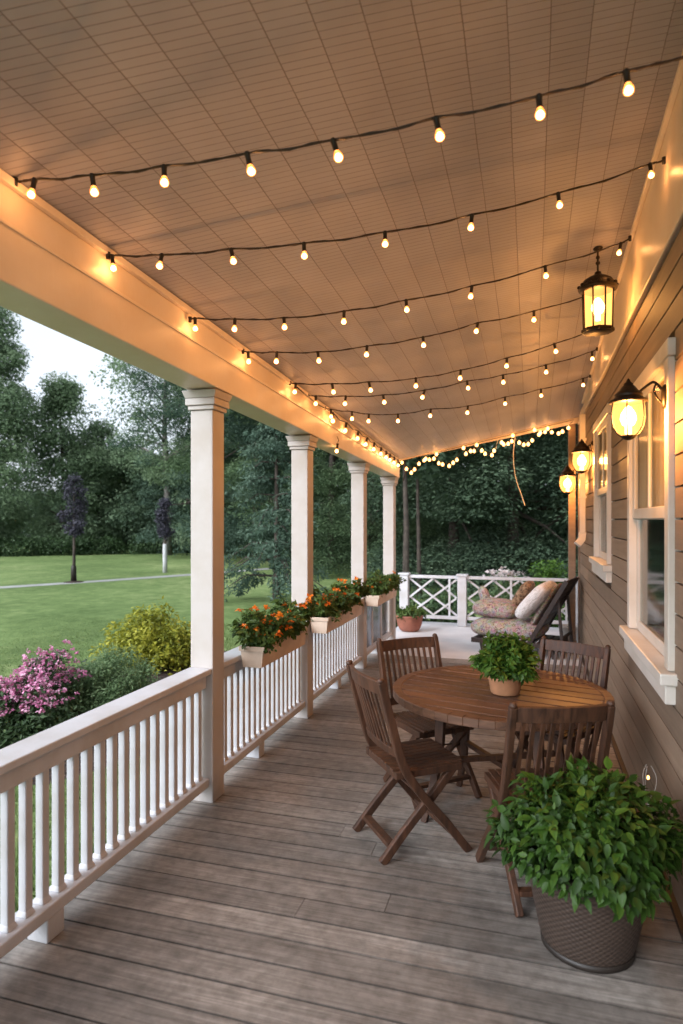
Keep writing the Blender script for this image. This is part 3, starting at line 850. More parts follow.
for si, (lab, A, B, P) in enumerate(STR):
    root = thing('string_light', lab, 'string lights', (0, 0, 0), 0, 'strings of warm bulbs under the porch ceiling')
    pts = [A] + P + [B]; full = []
    for i, p in enumerate(pts):
        full.append(p)
        if i < len(pts) - 1:
            q = pts[i + 1]; d = math.dist(p, q)
            full.append(((p[0] + q[0]) / 2, (p[1] + q[1]) / 2, (p[2] + q[2]) / 2 - .018 * d - .002))
    mb = MB(); cp = catmull(full, 4); mb.tube(cp, .0040, 6)
    # second strand twisted loosely about the first
    tw = []
    for i, p in enumerate(cp):
        tw.append(p + Vector((0, math.sin(i * 1.3) * .004, math.cos(i * 1.3) * .004)))
    mb.tube(tw, .0028, 6); mb.build('cable', M['cable'], root)
    for E_ in (A, B):
        mb = MB(); mb.lathe([(.0, -.02), (.009, -.018), (.010, .012), (0, .014)], 10); hk = mb.build('hook', M['socket'], root); hk.location = E_
    for i, p in enumerate(P):
        add_bulb(root, p, (.80, .80, .82, .86)[si] if si < 4 else .92)
# lights along the beam
root = thing('string_light', 'string of warm bulbs running along the top of the white beam towards the patio', 'string lights', (0, 0, 0), 0, 'strings of warm bulbs under the porch ceiling')
BR = [(5.634, 2.70), (6.098, 2.69), (6.554, 2.675), (6.94, 2.66), (7.271, 2.645), (7.632, 2.63), (7.911, 2.62), (8.148, 2.605), (8.40, 2.59), (8.66, 2.58)]
BR = [(yy, zl(yy) - .04) for yy, zz in BR]
P = [(-1.755, 4.7, zl(4.7) - .04)] + [(-1.755, yy, zz) for yy, zz in BR] + [(-1.755, 8.85, zl(8.85) - .05)]
full = []
for i, p in enumerate(P):
    full.append(p)
    if i < len(P) - 1:
        q = P[i + 1]; full.append(((p[0] + q[0]) / 2, (p[1] + q[1]) / 2, (p[2] + q[2]) / 2 - .02))
mb = MB(); mb.tube(catmull(full, 3), .006, 6); mb.build('cable', M['cable'], root)
for i, p in enumerate(P[1:-1]): add_bulb(root, p, 1.1)
# one stray bulb under the beam
root = thing('pendant_bulb', 'single warm bulb hanging alone under the white beam between two columns', 'light bulb', (-1.765, 5.83, zbeam(5.83) + .03))
mb = MB(); mb.tube([(-.005, 0, .06), (.01, 0, .02), (0, 0, 0)], .004, 6); mb.build('cord', M['cable'], root)
add_bulb(root, (0, 0, -.01), 1.0)

# fairy lights along the far edge of the roof
root = thing('fairy_light_string', 'swags of small warm fairy lights along the far edge of the porch roof', 'fairy lights')
FY = Y1 - .04
rf = random.Random(5)
def edge(x): return zceil(x, FY) - .02
path_pts = []; bulbs = []
x = -1.76; sw = [(-1.76, -1.42, .13), (-1.42, -1.28, .05), (-1.28, -.90, .17), (-.90, -.72, .06), (-.72, -.40, .16), (-.40, -.22, .06), (-.22, .06, .13), (.06, .20, .04), (.20, .52, .09)]
for (a, bb, dp) in sw:
    nn = max(4, round((bb - a) / .062))
    for i in range(nn):
        t = i / nn; xx = a + (bb - a) * t
        zz = edge(xx) - .03 - dp * 4 * t * (1 - t); path_pts.append((xx, FY + rf.uniform(-.015, .015), zz))
        if i % 1 == 0: bulbs.append((xx + rf.uniform(-.022, .022), FY - .02 + rf.uniform(-.04, .04), zz - .03 + rf.uniform(-.03, .03)))
path_pts.append((.52, FY, edge(.52) - .03))
mb = MB(); mb.tube(path_pts, .004, 5); mb.tube([(-1.76, FY, edge(-1.76) - .01), (.54, FY, edge(.54) - .012)], .004, 5); mb.build('cable', M['cable'], root)
mb = MB(); mb.lathe([(.0, -.025), (.014, -.021), (.022, -.004), (.019, .012), (.009, .022), (.0, .032)], 10)
FB = mb.build('bulb', M['fairy'], root); FB.location = bulbs[0]
FL = bpy.data.lights.new('fairy_glow', 'POINT'); FL.color = WARM; FL.energy = .4; FL.shadow_soft_size = .02
for i, p in enumerate(bulbs[1:]):
    o = FB.copy(); link(o, root); o.location = p
    if i % 4 == 0:
        lo = bpy.data.objects.new('fairy_glow', FL); link(lo, o); lo.location = (0, 0, 0)
mb = MB(); mb.tube(catmull([(-.20, FY, edge(-.2) - .02), (-.23, FY, edge(-.2) - .3), (-.20, FY + .01, edge(-.2) - .6), (-.12, FY + .02, edge(-.2) - .85), (-.08, FY, edge(-.2) - .98)], 5), .006, 5)
mb.tube([(-.43, FY, edge(-.43) - .02), (-.46, FY, edge(-.43) - .16)], .005, 5)
mb.build('loose_cord', M['cord'], root)
mb = MB(); mb.tube([(-1.72, FY, edge(-1.72) - .02), (-1.69, FY, edge(-1.72) - .16), (-1.73, FY, edge(-1.72) - .3)], .007, 5); mb.build('plug_lead', M['cable'], root)

# ------------------------------------------------------------------ lanterns
LL = bpy.data.lights.new('lantern_light', 'POINT'); LL.color = (1, .50, .19); LL.energy = 6.5; LL.shadow_soft_size = .03
LW = LL.copy(); LW.energy = 42
def flame_bulb(parent, z, s=1.0):
    mb = MB(); mb.lathe([(0, .085 * s), (.012 * s, .078 * s), (.028 * s, .052 * s), (.032 * s, .03 * s), (.024 * s, .008 * s), (.013 * s, 0), (.013 * s, -.03 * s)], 16, (0, 0, z))
    return mb.build('bulb', M['lamp_flame'], parent)

# hanging lantern
LZ = 2.885
pl = thing('hanging_lantern', 'dark bronze lantern hanging by a rod from the ceiling near the house wall', 'lantern', (.40, 4.29, LZ))
r0 = .088
body = MB()
for k in range(8):
    an = 2 * math.pi * (k + .5) / 8
    body.sweep([(r0 * math.cos(an), r0 * math.sin(an), .0), (r0 * 1.06 * math.cos(an), r0 * 1.06 * math.sin(an), .245)], .008, .008, (-math.sin(an), math.cos(an), 0))
body.lathe([(.094, -.012), (.098, -.006), (.098, .008), (.090, .010), (.088, -.012)], 8, smooth=False)
body.lathe([(.0, -.016), (.08, -.014), (.09, -.008), (0, -.006)], 16)
body.build('cage', M['iron'], pl)
g = MB()
for k in range(8):
    a0 = 2 * math.pi * (k + .5) / 8; a1 = 2 * math.pi * (k + 1.5) / 8; q = .083
    g.add([(q * math.cos(a0), q * math.sin(a0), .012), (q * math.cos(a1), q * math.sin(a1), .012), (q * 1.06 * math.cos(a1), q * 1.06 * math.sin(a1), .244), (q * 1.06 * math.cos(a0), q * 1.06 * math.sin(a0), .244)], [(0, 1, 2, 3)])
g.build('glass', M['lantern_glass'], pl)
cp = MB(); cp.lathe([(.096, .242), (.112, .250), (.118, .262), (.112, .272), (.104, .276), (.100, .288), (.086, .312), (.060, .330), (.036, .340), (.020, .352), (.020, .362), (.010, .368), (.0, .372)], 24)
for k in range(12):
    an = 2 * math.pi * k / 12; cp.lathe([(0, -.012), (.010, -.007), (.013, 0), (.010, .008), (0, .013)], 8, (.110 * math.cos(an), .110 * math.sin(an), .276))
cp.build('cap', M['iron'], pl)
zt = zceil(.40, 4.29) - LZ
st = MB(); st.tube([(0, 0, .365), (0, 0, zt - .006)], .006, 8); st.lathe([(0, -.012), (.012, -.008), (.014, 0), (.012, .008), (0, .012)], 10, (0, 0, .42)); st.lathe([(0, -.012), (.010, -.008), (.012, 0), (.010, .008), (0, .012)], 10, (0, 0, .455))
st.lathe([(.0, zt - .025), (.02, zt - .022), (.03, zt - .006), (.03, zt - .002), (0, zt)], 14); st.build('rod', M['iron'], pl)
fb = flame_bulb(pl, .10, 1.25)
lo = bpy.data.objects.new('lantern_light', LL); link(lo, fb); lo.location = (0, 0, .14)

def wall_lantern(label, loc, s, reach, seed):
    root = thing('wall_lantern', label, 'lantern', loc, 0, 'wall lanterns on the house')
    # roof
    c = MB(); c.lathe([(.090 * s, .184 * s), (.102 * s, .188 * s), (.100 * s, .197 * s), (.078 * s, .208 * s), (.070 * s, .220 * s), (.074 * s, .226 * s), (.070 * s, .234 * s), (.050 * s, .252 * s), (.036 * s, .272 * s), (.024 * s, .282 * s), (.026 * s, .288 * s), (.014 * s, .298 * s), (.008 * s, .312 * s), (0, .320 * s)], 20)
    c.build('cap', M['iron'], root)
    g = MB(); g.lathe([(.036 * s, .004 * s), (.060 * s, .018 * s), (.080 * s, .055 * s), (.088 * s, .10 * s), (.086 * s, .15 * s), (.080 * s, .186 * s)], 20)
    g.f = [q for q in g.f if len(q) == 4]; g.sm = g.sm[:len(g.f)]
    g.build('glass', M['lantern_glass'], root)
    k_ = MB()
    for k in range(6):
        an = 2 * math.pi * (k + .3) / 6
        k_.tube([(q * s * math.cos(an), q * s * math.sin(an), z * s) for q, z in ((.038, .0), (.064, .018), (.085, .055), (.093, .10), (.091, .15), (.085, .19))], .0035 * s, 5)
    k_.lathe([(.0, -.022 * s), (.018 * s, -.018 * s), (.036 * s, -.006 * s), (.042 * s, .004 * s), (.0, .006 * s)], 16)
    k_.build('cage', M['iron'], root)
    # bracket to the wall
    b_ = MB(); xw = reach
    b_.tube(catmull([(.06 * s, 0, .245 * s), (.11 * s, 0, .285 * s), (xw * .75, 0, .285 * s), (xw - .008, 0, .24 * s)], 5), .0065, 7)
    b_.tube(catmull([(xw - .008, 0, .17 * s), (xw * .8, 0, .20 * s), (xw * .7, 0, .25 * s), (xw * .76, 0, .282 * s)], 4), .0045, 6)
    b_.build('bracket', M['iron'], root)
    p_ = MB(); n0 = len(p_.v); p_.lathe([(.0, 0), (.045 * s, .0), (.042 * s, .010), (.02 * s, .016), (0, .018)], 18, sy=1.0, sx=1.5)
    # plate faces the porch (-X)
    p_.v = [(xw - v[2], v[1], .21 * s + v[0]) for v in p_.v]
    p_.build('backplate', M['iron'], root)
    f_ = flame_bulb(root, .055 * s, 1.35 * s)
    lo = bpy.data.objects.new('lantern_light', LW); link(lo, f_); lo.location = (0, 0, .10 * s)
    return root
wall_lantern('large dark lantern glowing beside the near window of the house wall', (.43, 3.205, 2.085), .84, XW - .046 - .43, 1)
wall_lantern('middle dark lantern glowing on the wall just past the far window', (.50, 7.02, 2.20), 1.05, XW - .006 - .50, 2)
wall_lantern('farthest dark lantern glowing at the end of the house wall by the patio', (.445, 8.65, 2.05), 1.12, XW - .006 - .445, 3)

# ------------------------------------------------------------------ table and chairs
TX, TY = -.175, 3.78
tb = thing('round_table', 'round slatted brown wooden table with a small potted plant on it', 'table', (TX, TY, 0), R(-14))
mb = MB(); RT = .61; n = 11; pw = 2 * RT / n
for i in range(n):
    y0 = -RT + pw * i + .008; y1 = y0 + pw - .016
    t = rnd.random()
    ring = []
    rr = RT - .052
    def ext(y): return math.sqrt(max(0.0, rr * rr - y * y))
    k = 6
    lo_ = [(-ext(y0 + (y1 - y0) * j / k), y0 + (y1 - y0) * j / k) for j in range(k + 1) if abs(y0 + (y1 - y0) * j / k) < rr]
    if len(lo_) < 2: continue
    poly = lo_ + [(-p[0], p[1]) for p in reversed(lo_)]
    m_ = len(poly); V = [(p[0], p[1], .700) for p in poly] + [(p[0], p[1], .728) for p in poly]
    F = [tuple(range(m_)), tuple(reversed(range(m_, 2 * m_)))] + [(q, q + m_, (q + 1) % m_ + m_, (q + 1) % m_) for q in range(m_)]
    mb.add(V, F, t)
# rim of curved segments
seg = 48
for q in range(seg):
    a0 = 2 * math.pi * q / seg; a1 = 2 * math.pi * (q + 1) / seg; ri, ro = RT - .0515, RT
    mb.hexa([(ri * math.cos(a0), ri * math.sin(a0), .685), (ro * math.cos(a0), ro * math.sin(a0), .685), (ro * math.cos(a1), ro * math.sin(a1), .685), (ri * math.cos(a1), ri * math.sin(a1), .685),
             (ri * math.cos(a0), ri * math.sin(a0), .730), (ro * math.cos(a0), ro * math.sin(a0), .730), (ro * math.cos(a1), ro * math.sin(a1), .730), (ri * math.cos(a1), ri * math.sin(a1), .730)], .35 + .1 * (q // 8 % 2))
mb.build('tabletop', M['teak_top'], tb, .003, 1)
mb = MB()
for s_ in (-1, 1):
    mb.box(-.40, .40, s_ * .26 - .018, s_ * .26 + .018, .635, .684); mb.box(s_ * .30 - .018, s_ * .30 + .018, -.24, .24, .640, .683)
mb.build('apron', M['teak'], tb, .004)
for sx in (-1, 1):
    for sy in (-1, 1):
        mb = MB(); mb.sweep([(sx * .27, sy * .215, .66), (sx * .275, sy * .22, .45), (sx * .30, sy * .245, .22), (sx * .345, sy * .285, 0)], [.055, .05, .045, .035], [.045, .042, .038, .032], (1, 0, 0)); mb.build('leg', M['teak'], tb, .005)
mb = MB(); mb.sweep([(-.275, -.23, .34), (.275, .23, .34)], .028, .034, (0, 0, 1)); mb.sweep([(-.275, .23, .305), (.275, -.23, .305)], .028, .034, (0, 0, 1)); mb.build('stretcher', M['teak'], tb, .003)

def make_chair():
    root = thing('folding_chair', 'x', 'chair')
    for s_ in (-1, 1):
        x = s_ * .215
        mb = MB(); mb.sweep(catmull([(x, .235, 0), (x, .10, .17), (x, -.045, .34), (x, -.135, .48), (x, -.19, .66), (x, -.255, .905)], 4), .030, [.042] * 17 + [.042, .041, .040, .036], (1, 0, 0))
        mb.lathe([(.0, -.004), (.018, 0), (.020, .010), (.012, .022), (0, .024)], 10, (x, -.256, .903), sx=.85)
        mb.build('back_post', M['teak'], root, .005)
    for s_ in (-1, 1):
        x = s_ * .178
        mb = MB(); mb.sweep(catmull([(x, -.235, 0), (x, -.10, .15), (x, .07, .32), (x, .165, .425)], 4), .030, .042, (1, 0, 0)); mb.build('rear_leg', M['teak'], root, .005)
    mb = MB(); mb.sweep([(-.162, -.175, .072), (.162, -.175, .072)], .022, .045, (0, 0, 1)); mb.sweep([(-.198, .152, .105), (.198, .152, .105)], .022, .04, (0, 0, 1)); mb.tube([(-.20, .015, .27), (.20, .015, .27)], .006, 6)
    mb.build('stretcher', M['teak'], root, .003)
    mb = MB()
    for s_ in (-1, 1): mb.sweep([(s_ * .182, -.165, .425), (s_ * .182, .21, .430)], .028, .036, (1, 0, 0))
    mb.sweep([(-.167, -.15, .420), (.167, -.15, .420)], .03, .026, (0, 0, 1)); mb.sweep([(-.167, .19, .420), (.167, .19, .420)], .03, .026, (0, 0, 1))
    mb.build('seat_frame', M['teak'], root, .003)
    mb = MB(); n = 9
    for i in range(n):
        x = -.176 + .352 * (i + .5) / n
        mb.sweep(catmull([(x, -.175, .449), (x, -.05, .442), (x, .09, .444), (x, .222, .450)], 3), .034, .012, (1, 0, 0), rnd.random())
    mb.build('seat', M['teak'], root, .002, 1)
    mb = MB()
    # curved top rail
    def arc(z, y, d): return [(-.199 + .398 * j / 8, y - d * (1 - ((j - 4) / 4) ** 2), z) for j in range(9)]
    mb.sweep(arc(.872, -.245, .03), .070, .020, (0, -.2, 1), .55)
    mb.sweep(arc(.535, -.150, .02), .045, .020, (0, -.2, 1), .5)
    for i in range(9):
        x = -.165 + .33 * i / 8; k = 1 - (x / .199) ** 2
        mb.sweep([(x, -.156 - .02 * k, .556), (x, -.195 - .026 * k, .70), (x, -.236 - .03 * k, .840)], .020, .010, (1, 0, 0), rnd.random())
    mb.build('backrest', M['teak'], root, .002, 1)
    return root
ch = make_chair()
CH = [((-.625, 3.37), (.80, .60), 'dark wooden folding chair seen side on at the railing side of the table'),
      ((-.62, 4.02), (.66, -.75), 'dark wooden folding chair behind the table, nearest the middle flower box'),
      ((.14, 4.14), (-.50, -.86), 'dark wooden folding chair behind the table close to the house wall'),
      ((.035, 3.12), (-.36, .93), 'dark wooden folding chair seen from behind beside the big leafy pot')]
for i, (p, f, lab) in enumerate(CH):
    o = ch if i == 0 else copy_tree(ch)
    o.location = (p[0], p[1], .003); o.rotation_euler = (0, 0, math.atan2(f[1], f[0]) - math.pi / 2)
    o['label'] = lab; o['group'] = 'folding chairs around the round table'

# table plant
tp = thing('potted_plant', 'bushy green plant in a small tan clay pot on the round table', 'potted plant', (-.14, 3.70, .731))
mb = MB(); mb.lathe([(.074, 0), (.080, .008), (.092, .075), (.096, .080), (.096, .100), (.088, .102), (.084, .085), (.0, .083)], 28); mb.build('pot', M['tan_pot'], tp)
mb = MB(); mb.lathe([(.0, .088), (.05, .09), (.083, .0855)], 20); mb.build('soil', M['soil'], tp)
rng = np.random.default_rng(21)
C = []
while len(C) < 85:
    d = rng.normal(size=3); d /= np.linalg.norm(d)
    if d[2] < -.3: continue
    q = rng.random() ** .4
    C.append((d[0] * .165 * q, d[1] * .165 * q, .175 + d[2] * .135 * q))
V, F, T = leaf_cloud(np.array(C), .042, 34, .040, rng, .9, .9, .1, aspect=.5)
np_mesh('foliage', V, F, T, M['leaf_small'], tp)
mb = MB()
for c in C[:20]: mb.tube([(c[0] * .15, c[1] * .15, .085), (c[0] * .6, c[1] * .6, c[2] * .8), c], [.003, .0025, .0015], 5)
mb.build('stems', M['leaf_small'], tp)

# big leafy pot
bp = thing('potted_plant', 'large leafy green plant in a woven brown pot on the deck', 'potted plant', (.215, 2.74, 0))
mb = MB(); mb.lathe([(.0, .001), (.172, .001), (.178, .006), (.178, .030)], 40); mb.build('base_ring', M['socket'], bp)
mb = MB(); mb.lathe([(.176, .0305), (.186, .06), (.212, .19), (.238, .33), (.242, .34), (.242, .358), (.232, .362), (.226, .345), (.218, .32)], 48)
mb.f = [q for q in mb.f if len(q) == 4]; mb.sm = mb.sm[:len(mb.f)]
mb.build('pot', M['woven'], bp)
mb = MB(); mb.lathe([(.0, .335), (.15, .33), (.222, .322)], 30); mb.build('soil', M['soil'], bp)
def pointed_leaves(rng, rows):
    """individually folded pointed leaves: rows of (pos, axis, normal, length, tint)"""
    V = []; F = []; T = []
    prof = [(0, 0), (.18, .30), (.42, .42), (.70, .27), (1.0, 0)]
    for (p, ax, nm, ln, t) in rows:
        ax = ax / np.linalg.norm(ax); nm = nm - ax * (nm @ ax); nm /= np.linalg.norm(nm); sd = np.cross(nm, ax)
        b0 = len(V); cv = .08 + .34 * rng.random()
        for j, (u, w) in enumerate(prof):
            drop = -cv * u * u * ln
            mid = p + ax * u * ln + nm * drop
            V.append(mid); V.append(mid + sd * w * ln * .62 + nm * w * ln * .22); V.append(mid - sd * w * ln * .62 + nm * w * ln * .22)
            T += [t * .85, t, t]
        for j in range(len(prof) - 1):
            a = b0 + j * 3; c = a + 3
            F.append((a, c, c + 1, a + 1)); F.append((a, a + 2, c + 2, c))
    return np.array(V), np.array(F), np.clip(np.array(T), 0, 1)
rng = np.random.default_rng(5); rows = []
while len(rows) < 3500:
    d = rng.normal(size=3); d /= np.linalg.norm(d)
    if d[2] < -.34: continue
    q = .55 + .45 * rng.random() ** .5
    lump = 1 + .11 * math.sin(4 * math.atan2(d[1], d[0]) + 1) + .10 * math.sin(7 * d[2] + 6 * d[0]) + .06 * rng.random()
    p = np.array([d[0] * .318 * q * lump, d[1] * .318 * q * lump, .415 + d[2] * (.24 if d[2] > 0 else .20) * q * lump])
    if .215 + p[0] > .585: continue
    ax = d * .7 + rng.normal(size=3) * .45; ax[2] -= .45
    nm = d + np.array([0, 0, .8]) + rng.normal(size=3) * .35
    rows.append((p, ax, nm, (.024 + .046 * rng.random() ** 1.4), .10 + .5 * q * rng.random() + .3 * max(0, d[2]) * rng.random()))
V, F, T = pointed_leaves(rng, rows); np_mesh('foliage', V, F, T, M['leaf_pot'], bp, True)
mb = MB()
for (p, *_r) in rows[:70]: mb.tube([(p[0] * .25, p[1] * .25, .33), (p[0] * .7, p[1] * .7, .33 + (p[2] - .33) * .8), tuple(p)], [.005, .004, .002], 5)
mb.build('stems', M['leaf_pot'], bp)

# little wire light stuck behind the pot by the wall
wl = thing('wire_light', 'tiny clear wire ornament with a lit tip behind the big leafy pot', 'garden light', (.535, 3.34, 0))
mb = MB(); mb.tube([(0, 0, 0), (0, 0, .40)], .004, 6)
for k in range(3):
    a = k * 2.1; mb.tube(catmull([(0, 0, .36), (.03 * math.cos(a), .03 * math.sin(a), .42), (.035 * math.cos(a), .035 * math.sin(a), .48), (.012 * math.cos(a), .012 * math.sin(a), .53)], 4), .0018, 5)
mb.build('stake', M['cord'], wl)
mb = MB(); mb.lathe([(0, .462), (.005, .465), (.0065, .472), (.005, .480), (0, .483)], 10); mb.build('tip', M['fairy'], wl)

# ------------------------------------------------------------------ flower boxes
def flower_box(label, y0, y1, zb, zt, seed, nfl):
    xc = -1.745
    root = thing('flower_box', label, 'flower box', (xc, y0, 0), 0, 'flower boxes hung on the railing')
    Ln = y1 - y0; w = .083; t = .014
    mb = MB()
    mb.hexa([(-w + .02, 0, zb), (w - .012, 0, zb), (w - .012, t, zb), (-w + .02, t, zb), (-w, 0, zt), (w, 0, zt), (w, t, zt), (-w, t, zt)])
    mb.hexa([(-w + .02, Ln - t, zb), (w - .012, Ln - t, zb), (w - .012, Ln, zb), (-w + .02, Ln, zb), (-w, Ln - t, zt), (w, Ln - t, zt), (w, Ln, zt), (-w, Ln, zt)])
    for s_ in (-1, 1):
        a, bq = (w - t, w) if s_ > 0 else (-w, -w + t); ka, kb = ((w - .012 - t, w - .012) if s_ > 0 else (-w + .02, -w + .02 + t))
        mb.hexa([(ka, t + .0005, zb), (kb, t + .0005, zb), (kb, Ln - t - .0005, zb), (ka, Ln - t - .0005, zb), (a, t + .0005, zt), (bq, t + .0005, zt), (bq, Ln - t - .0005, zt), (a, Ln - t - .0005, zt)])
    mb.box(-w + .036, w - .028, t + .001, Ln - t - .001, zb + .001, zb + .014)
    mb.build('box', M['box_tan'], root, .003)
    mb = MB(); mb.box(-w - .006, w + .008, -.008, -.0005, zt - .028, zt + .004); mb.box(w + .0005, w + .008, .0005, Ln, zt - .028, zt + .004); mb.build('rim', M['box_tan'], root, .002)
    mb = MB(); mb.box(-w + t + .004, w - t - .004, t + .002, Ln - t - .002, zt - .05, zt - .022); mb.build('soil', M['soil'], root)
    rng = np.random.default_rng(seed); C = []
    while len(C) < 130:
        u = rng.random(); a = rng.random() * 3.14
        q = rng.random() ** .5
        C.append((-.115 + .23 * rng.random() if q < .8 else math.cos(a) * .13, .02 + (Ln - .04) * u, zt - .02 + q * (.13 + .09 * math.sin(u * 9 + seed) * rng.random() + .05 * rng.random())))
    C = np.array(C); V, F, T = leaf_cloud(C, .045, 40, .042, rng, .7, .9, 0, aspect=.55)
    F = F[V[:, 2].reshape(-1, 4).min(1) > zt - .045]
    np_mesh('foliage', V, F, T, M['leaf_box'], root)
    Pn = []
    for i in range(nfl):
        c = C[rng.integers(len(C))]; Pn.append((c[0] + rng.normal() * .03 + .015, c[1] + rng.normal() * .02, max(c[2], zt + .03) + .045 + rng.random() * .025))
    V, F, T = leaf_cloud(np.array(Pn), .012, 12, .023, rng, 1.2, .6, 0, aspect=.85, tint_c=rng.random(nfl))
    tag(np_mesh('blossoms', V, F, T, M['petal_orange'], root), kind='stuff')
    nw = 6; Pn = [(rng.normal() * .05, Ln * rng.random(), zt + .11 + .04 * rng.random()) for i in range(nw)]
    V, F, T = leaf_cloud(np.array(Pn), .012, 7, .02, rng, 1.2, .6, 0, aspect=.85)
    mb = MB()
    for c in C[:25]: mb.tube([(c[0] * .3, c[1], zt - .03), tuple(c)], [.003, .002], 5)
    mb.build('stems', M['leaf_box'], root)
    return root
flower_box('tan flower box full of orange flowers, nearest the camera', 3.83, 4.66, .738, .872, 31, 50)
flower_box('tan flower box with orange flowers between the second and third columns', 5.20, 6.38, .728, .862, 32, 52)
flower_box('tan flower box with mostly green plants, farthest along the railing', 7.10, 8.15, .715, .835, 33, 12)

# ------------------------------------------------------------------ patio things
bw = thing('potted_plant', 'round terracotta bowl with low green plants by the lattice railing', 'potted plant', (-1.79, 9.72, 0))
mb = MB(); mb.lathe([(.0, .0), (.12, .0), (.15, .02), (.185, .09), (.205, .20), (.215, .225), (.215, .245), (.200, .247), (.192, .21), (.0, .2)], 30); mb.build('bowl', M['terracotta'], bw)
mb = MB(); mb.lathe([(.0, .215), (.19, .212)], 24); mb.build('soil', M['soil'], bw)
rng = np.random.default_rng(9)
C = np.array([(rng.normal() * .09, rng.normal() * .09, .23 + rng.random() * .10) for i in range(40)])
V, F, T = leaf_cloud(C, .05, 30, .05, rng, .6, .8, 0); np_mesh('foliage', V, F, T, M['leaf_box'], bw)
wp = thing('planter', 'small white planter on the patio behind the lounge chair', 'planter', (.50, 9.25, 0))
mb = MB(); mb.lathe([(.0, .0), (.09, .0), (.10, .01), (.13, .22), (.138, .23), (.138, .26), (.125, .262), (.12, .22), (0, .215)], 24); mb.build('pot', M['white_pot'], wp)
mb = MB(); mb.lathe([(.0, .235), (.118, .23)], 20); mb.build('soil', M['soil'], wp)

# lounge chair
lc = thing('lounge_chair', 'dark wooden reclining lounge chair with floral cushions on the patio', 'lounge chair', (-.06, 8.62, 0), R(-14))
mb = MB()
for s_ in (-1, 1): mb.sweep([(-.62, s_ * .33, .15), (.45, s_ * .33, .15)], .045, .06, (0, 1, 0))
mb.sweep([(-.60, -.31, .15), (-.60, .31, .15)], .05, .04, (0, 0, 1)); mb.sweep([(.43, -.31, .15), (.43, .31, .15)], .05, .04, (0, 0, 1))
for i in range(9): mb.box(-.57 + .11 * i, -.50 + .11 * i, -.307, .307, .166, .18)
mb.build('seat_frame', M['dark_wood'], lc, .004)
for (x, s_) in ((-.50, -1), (-.50, 1), (.36, -1), (.36, 1)):
    mb = MB(); mb.sweep([(x, s_ * .29, .125), (x + (.03 if x < 0 else .06), s_ * .29, .0)], .05, .05, (0, 1, 0)); mb.build('leg', M['dark_wood'], lc, .004)
mb = MB()
for s_ in (-1, 1): mb.sweep([(.08, s_ * .335, .10), (.32, s_ * .335, .52), (.57, s_ * .335, .96)], .05, .055, (0, 1, 0))
for i in range(13):
    u = .03 + .95 * i / 12; x = .10 + .46 * u; z = .12 + .83 * u
    mb.sweep([(x, -.31, z), (x, .31, z)], .068, .014, (.5, 0, .87))
mb.build('backrest', M['dark_wood'], lc, .003)
mb = MB(); mb.sweep([(.46, -.28, .72), (.52, -.28, .02)], .035, .035, (0, 1, 0)); mb.sweep([(.46, .28, .72), (.52, .28, .02)], .035, .035, (0, 1, 0)); mb.sweep([(.50, -.26, .25), (.50, .26, .25)], .03, .03, (0, 0, 1)); mb.build('strut', M['dark_wood'], lc, .003)
def cushion(name, lx, ly, lz, mat, parent, loc, rot=(0, 0, 0), p=4.0):
    V = []; F = []; n = 22; m_ = 12
    def sp(c, e): return math.copysign(abs(c) ** e, c)
    for j in range(m_ + 1):
        v = -math.pi / 2 + math.pi * j / m_
        for i in range(n):
            u = 2 * math.pi * i / n
            e = 2 / p
            V.append((lx / 2 * sp(math.cos(v), .7) * sp(math.cos(u), e), ly / 2 * sp(math.cos(v), .7) * sp(math.sin(u), e), lz / 2 * sp(math.sin(v), .8)))
    for j in range(m_):
        for i in range(n):
            a = j * n + i; bq = j * n + (i + 1) % n; F.append((a, bq, bq + n, a + n))
    mb = MB(); mb.add(V, F, .5, True); o = mb.build(name, mat, parent)
    o.location = loc; o.rotation_euler = rot
    sub = o.modifiers.new('sub', 'SUBSURF'); sub.levels = 1; sub.render_levels = 1
    return o
cushion('seat_cushion', .94, .70, .27, M['floral'], lc, (-.21, 0, .305), (0, 0, 0), 6.0)
cushion('back_cushion', .70, .60, .10, M['floral'], lc, (.25, 0, .60), (0, R(-60), 0))
cushion('leg_bolster', .58, .66, .24, M['floral'], lc, (-.38, .03, .53), (0, R(4), 0), 5.0)
t = cushion('throw_pillow', .58, .56, .20, M['pale_fabric'], None, (.06, 8.40, .70), (R(6), R(-48), R(-24)), 5.0); tag(t, 'large pale patterned square pillow leaning on the lounge chair back', 'pillow')
t = cushion('throw_pillow', .40, .40, .15, M['tan_fabric'], None, (-.10, 8.80, .72), (R(0), R(-58), R(-14)), 4.5); tag(t, 'brown and tan patterned pillow behind the large pale pillow', 'pillow')
t = cushion('throw_pillow', .36, .36, .14, M['floral'], None, (-.60, 8.97, .62), (R(0), R(-108), R(10)), 3.2); tag(t, 'small floral pillow propped at the foot of the lounge chair', 'pillow')

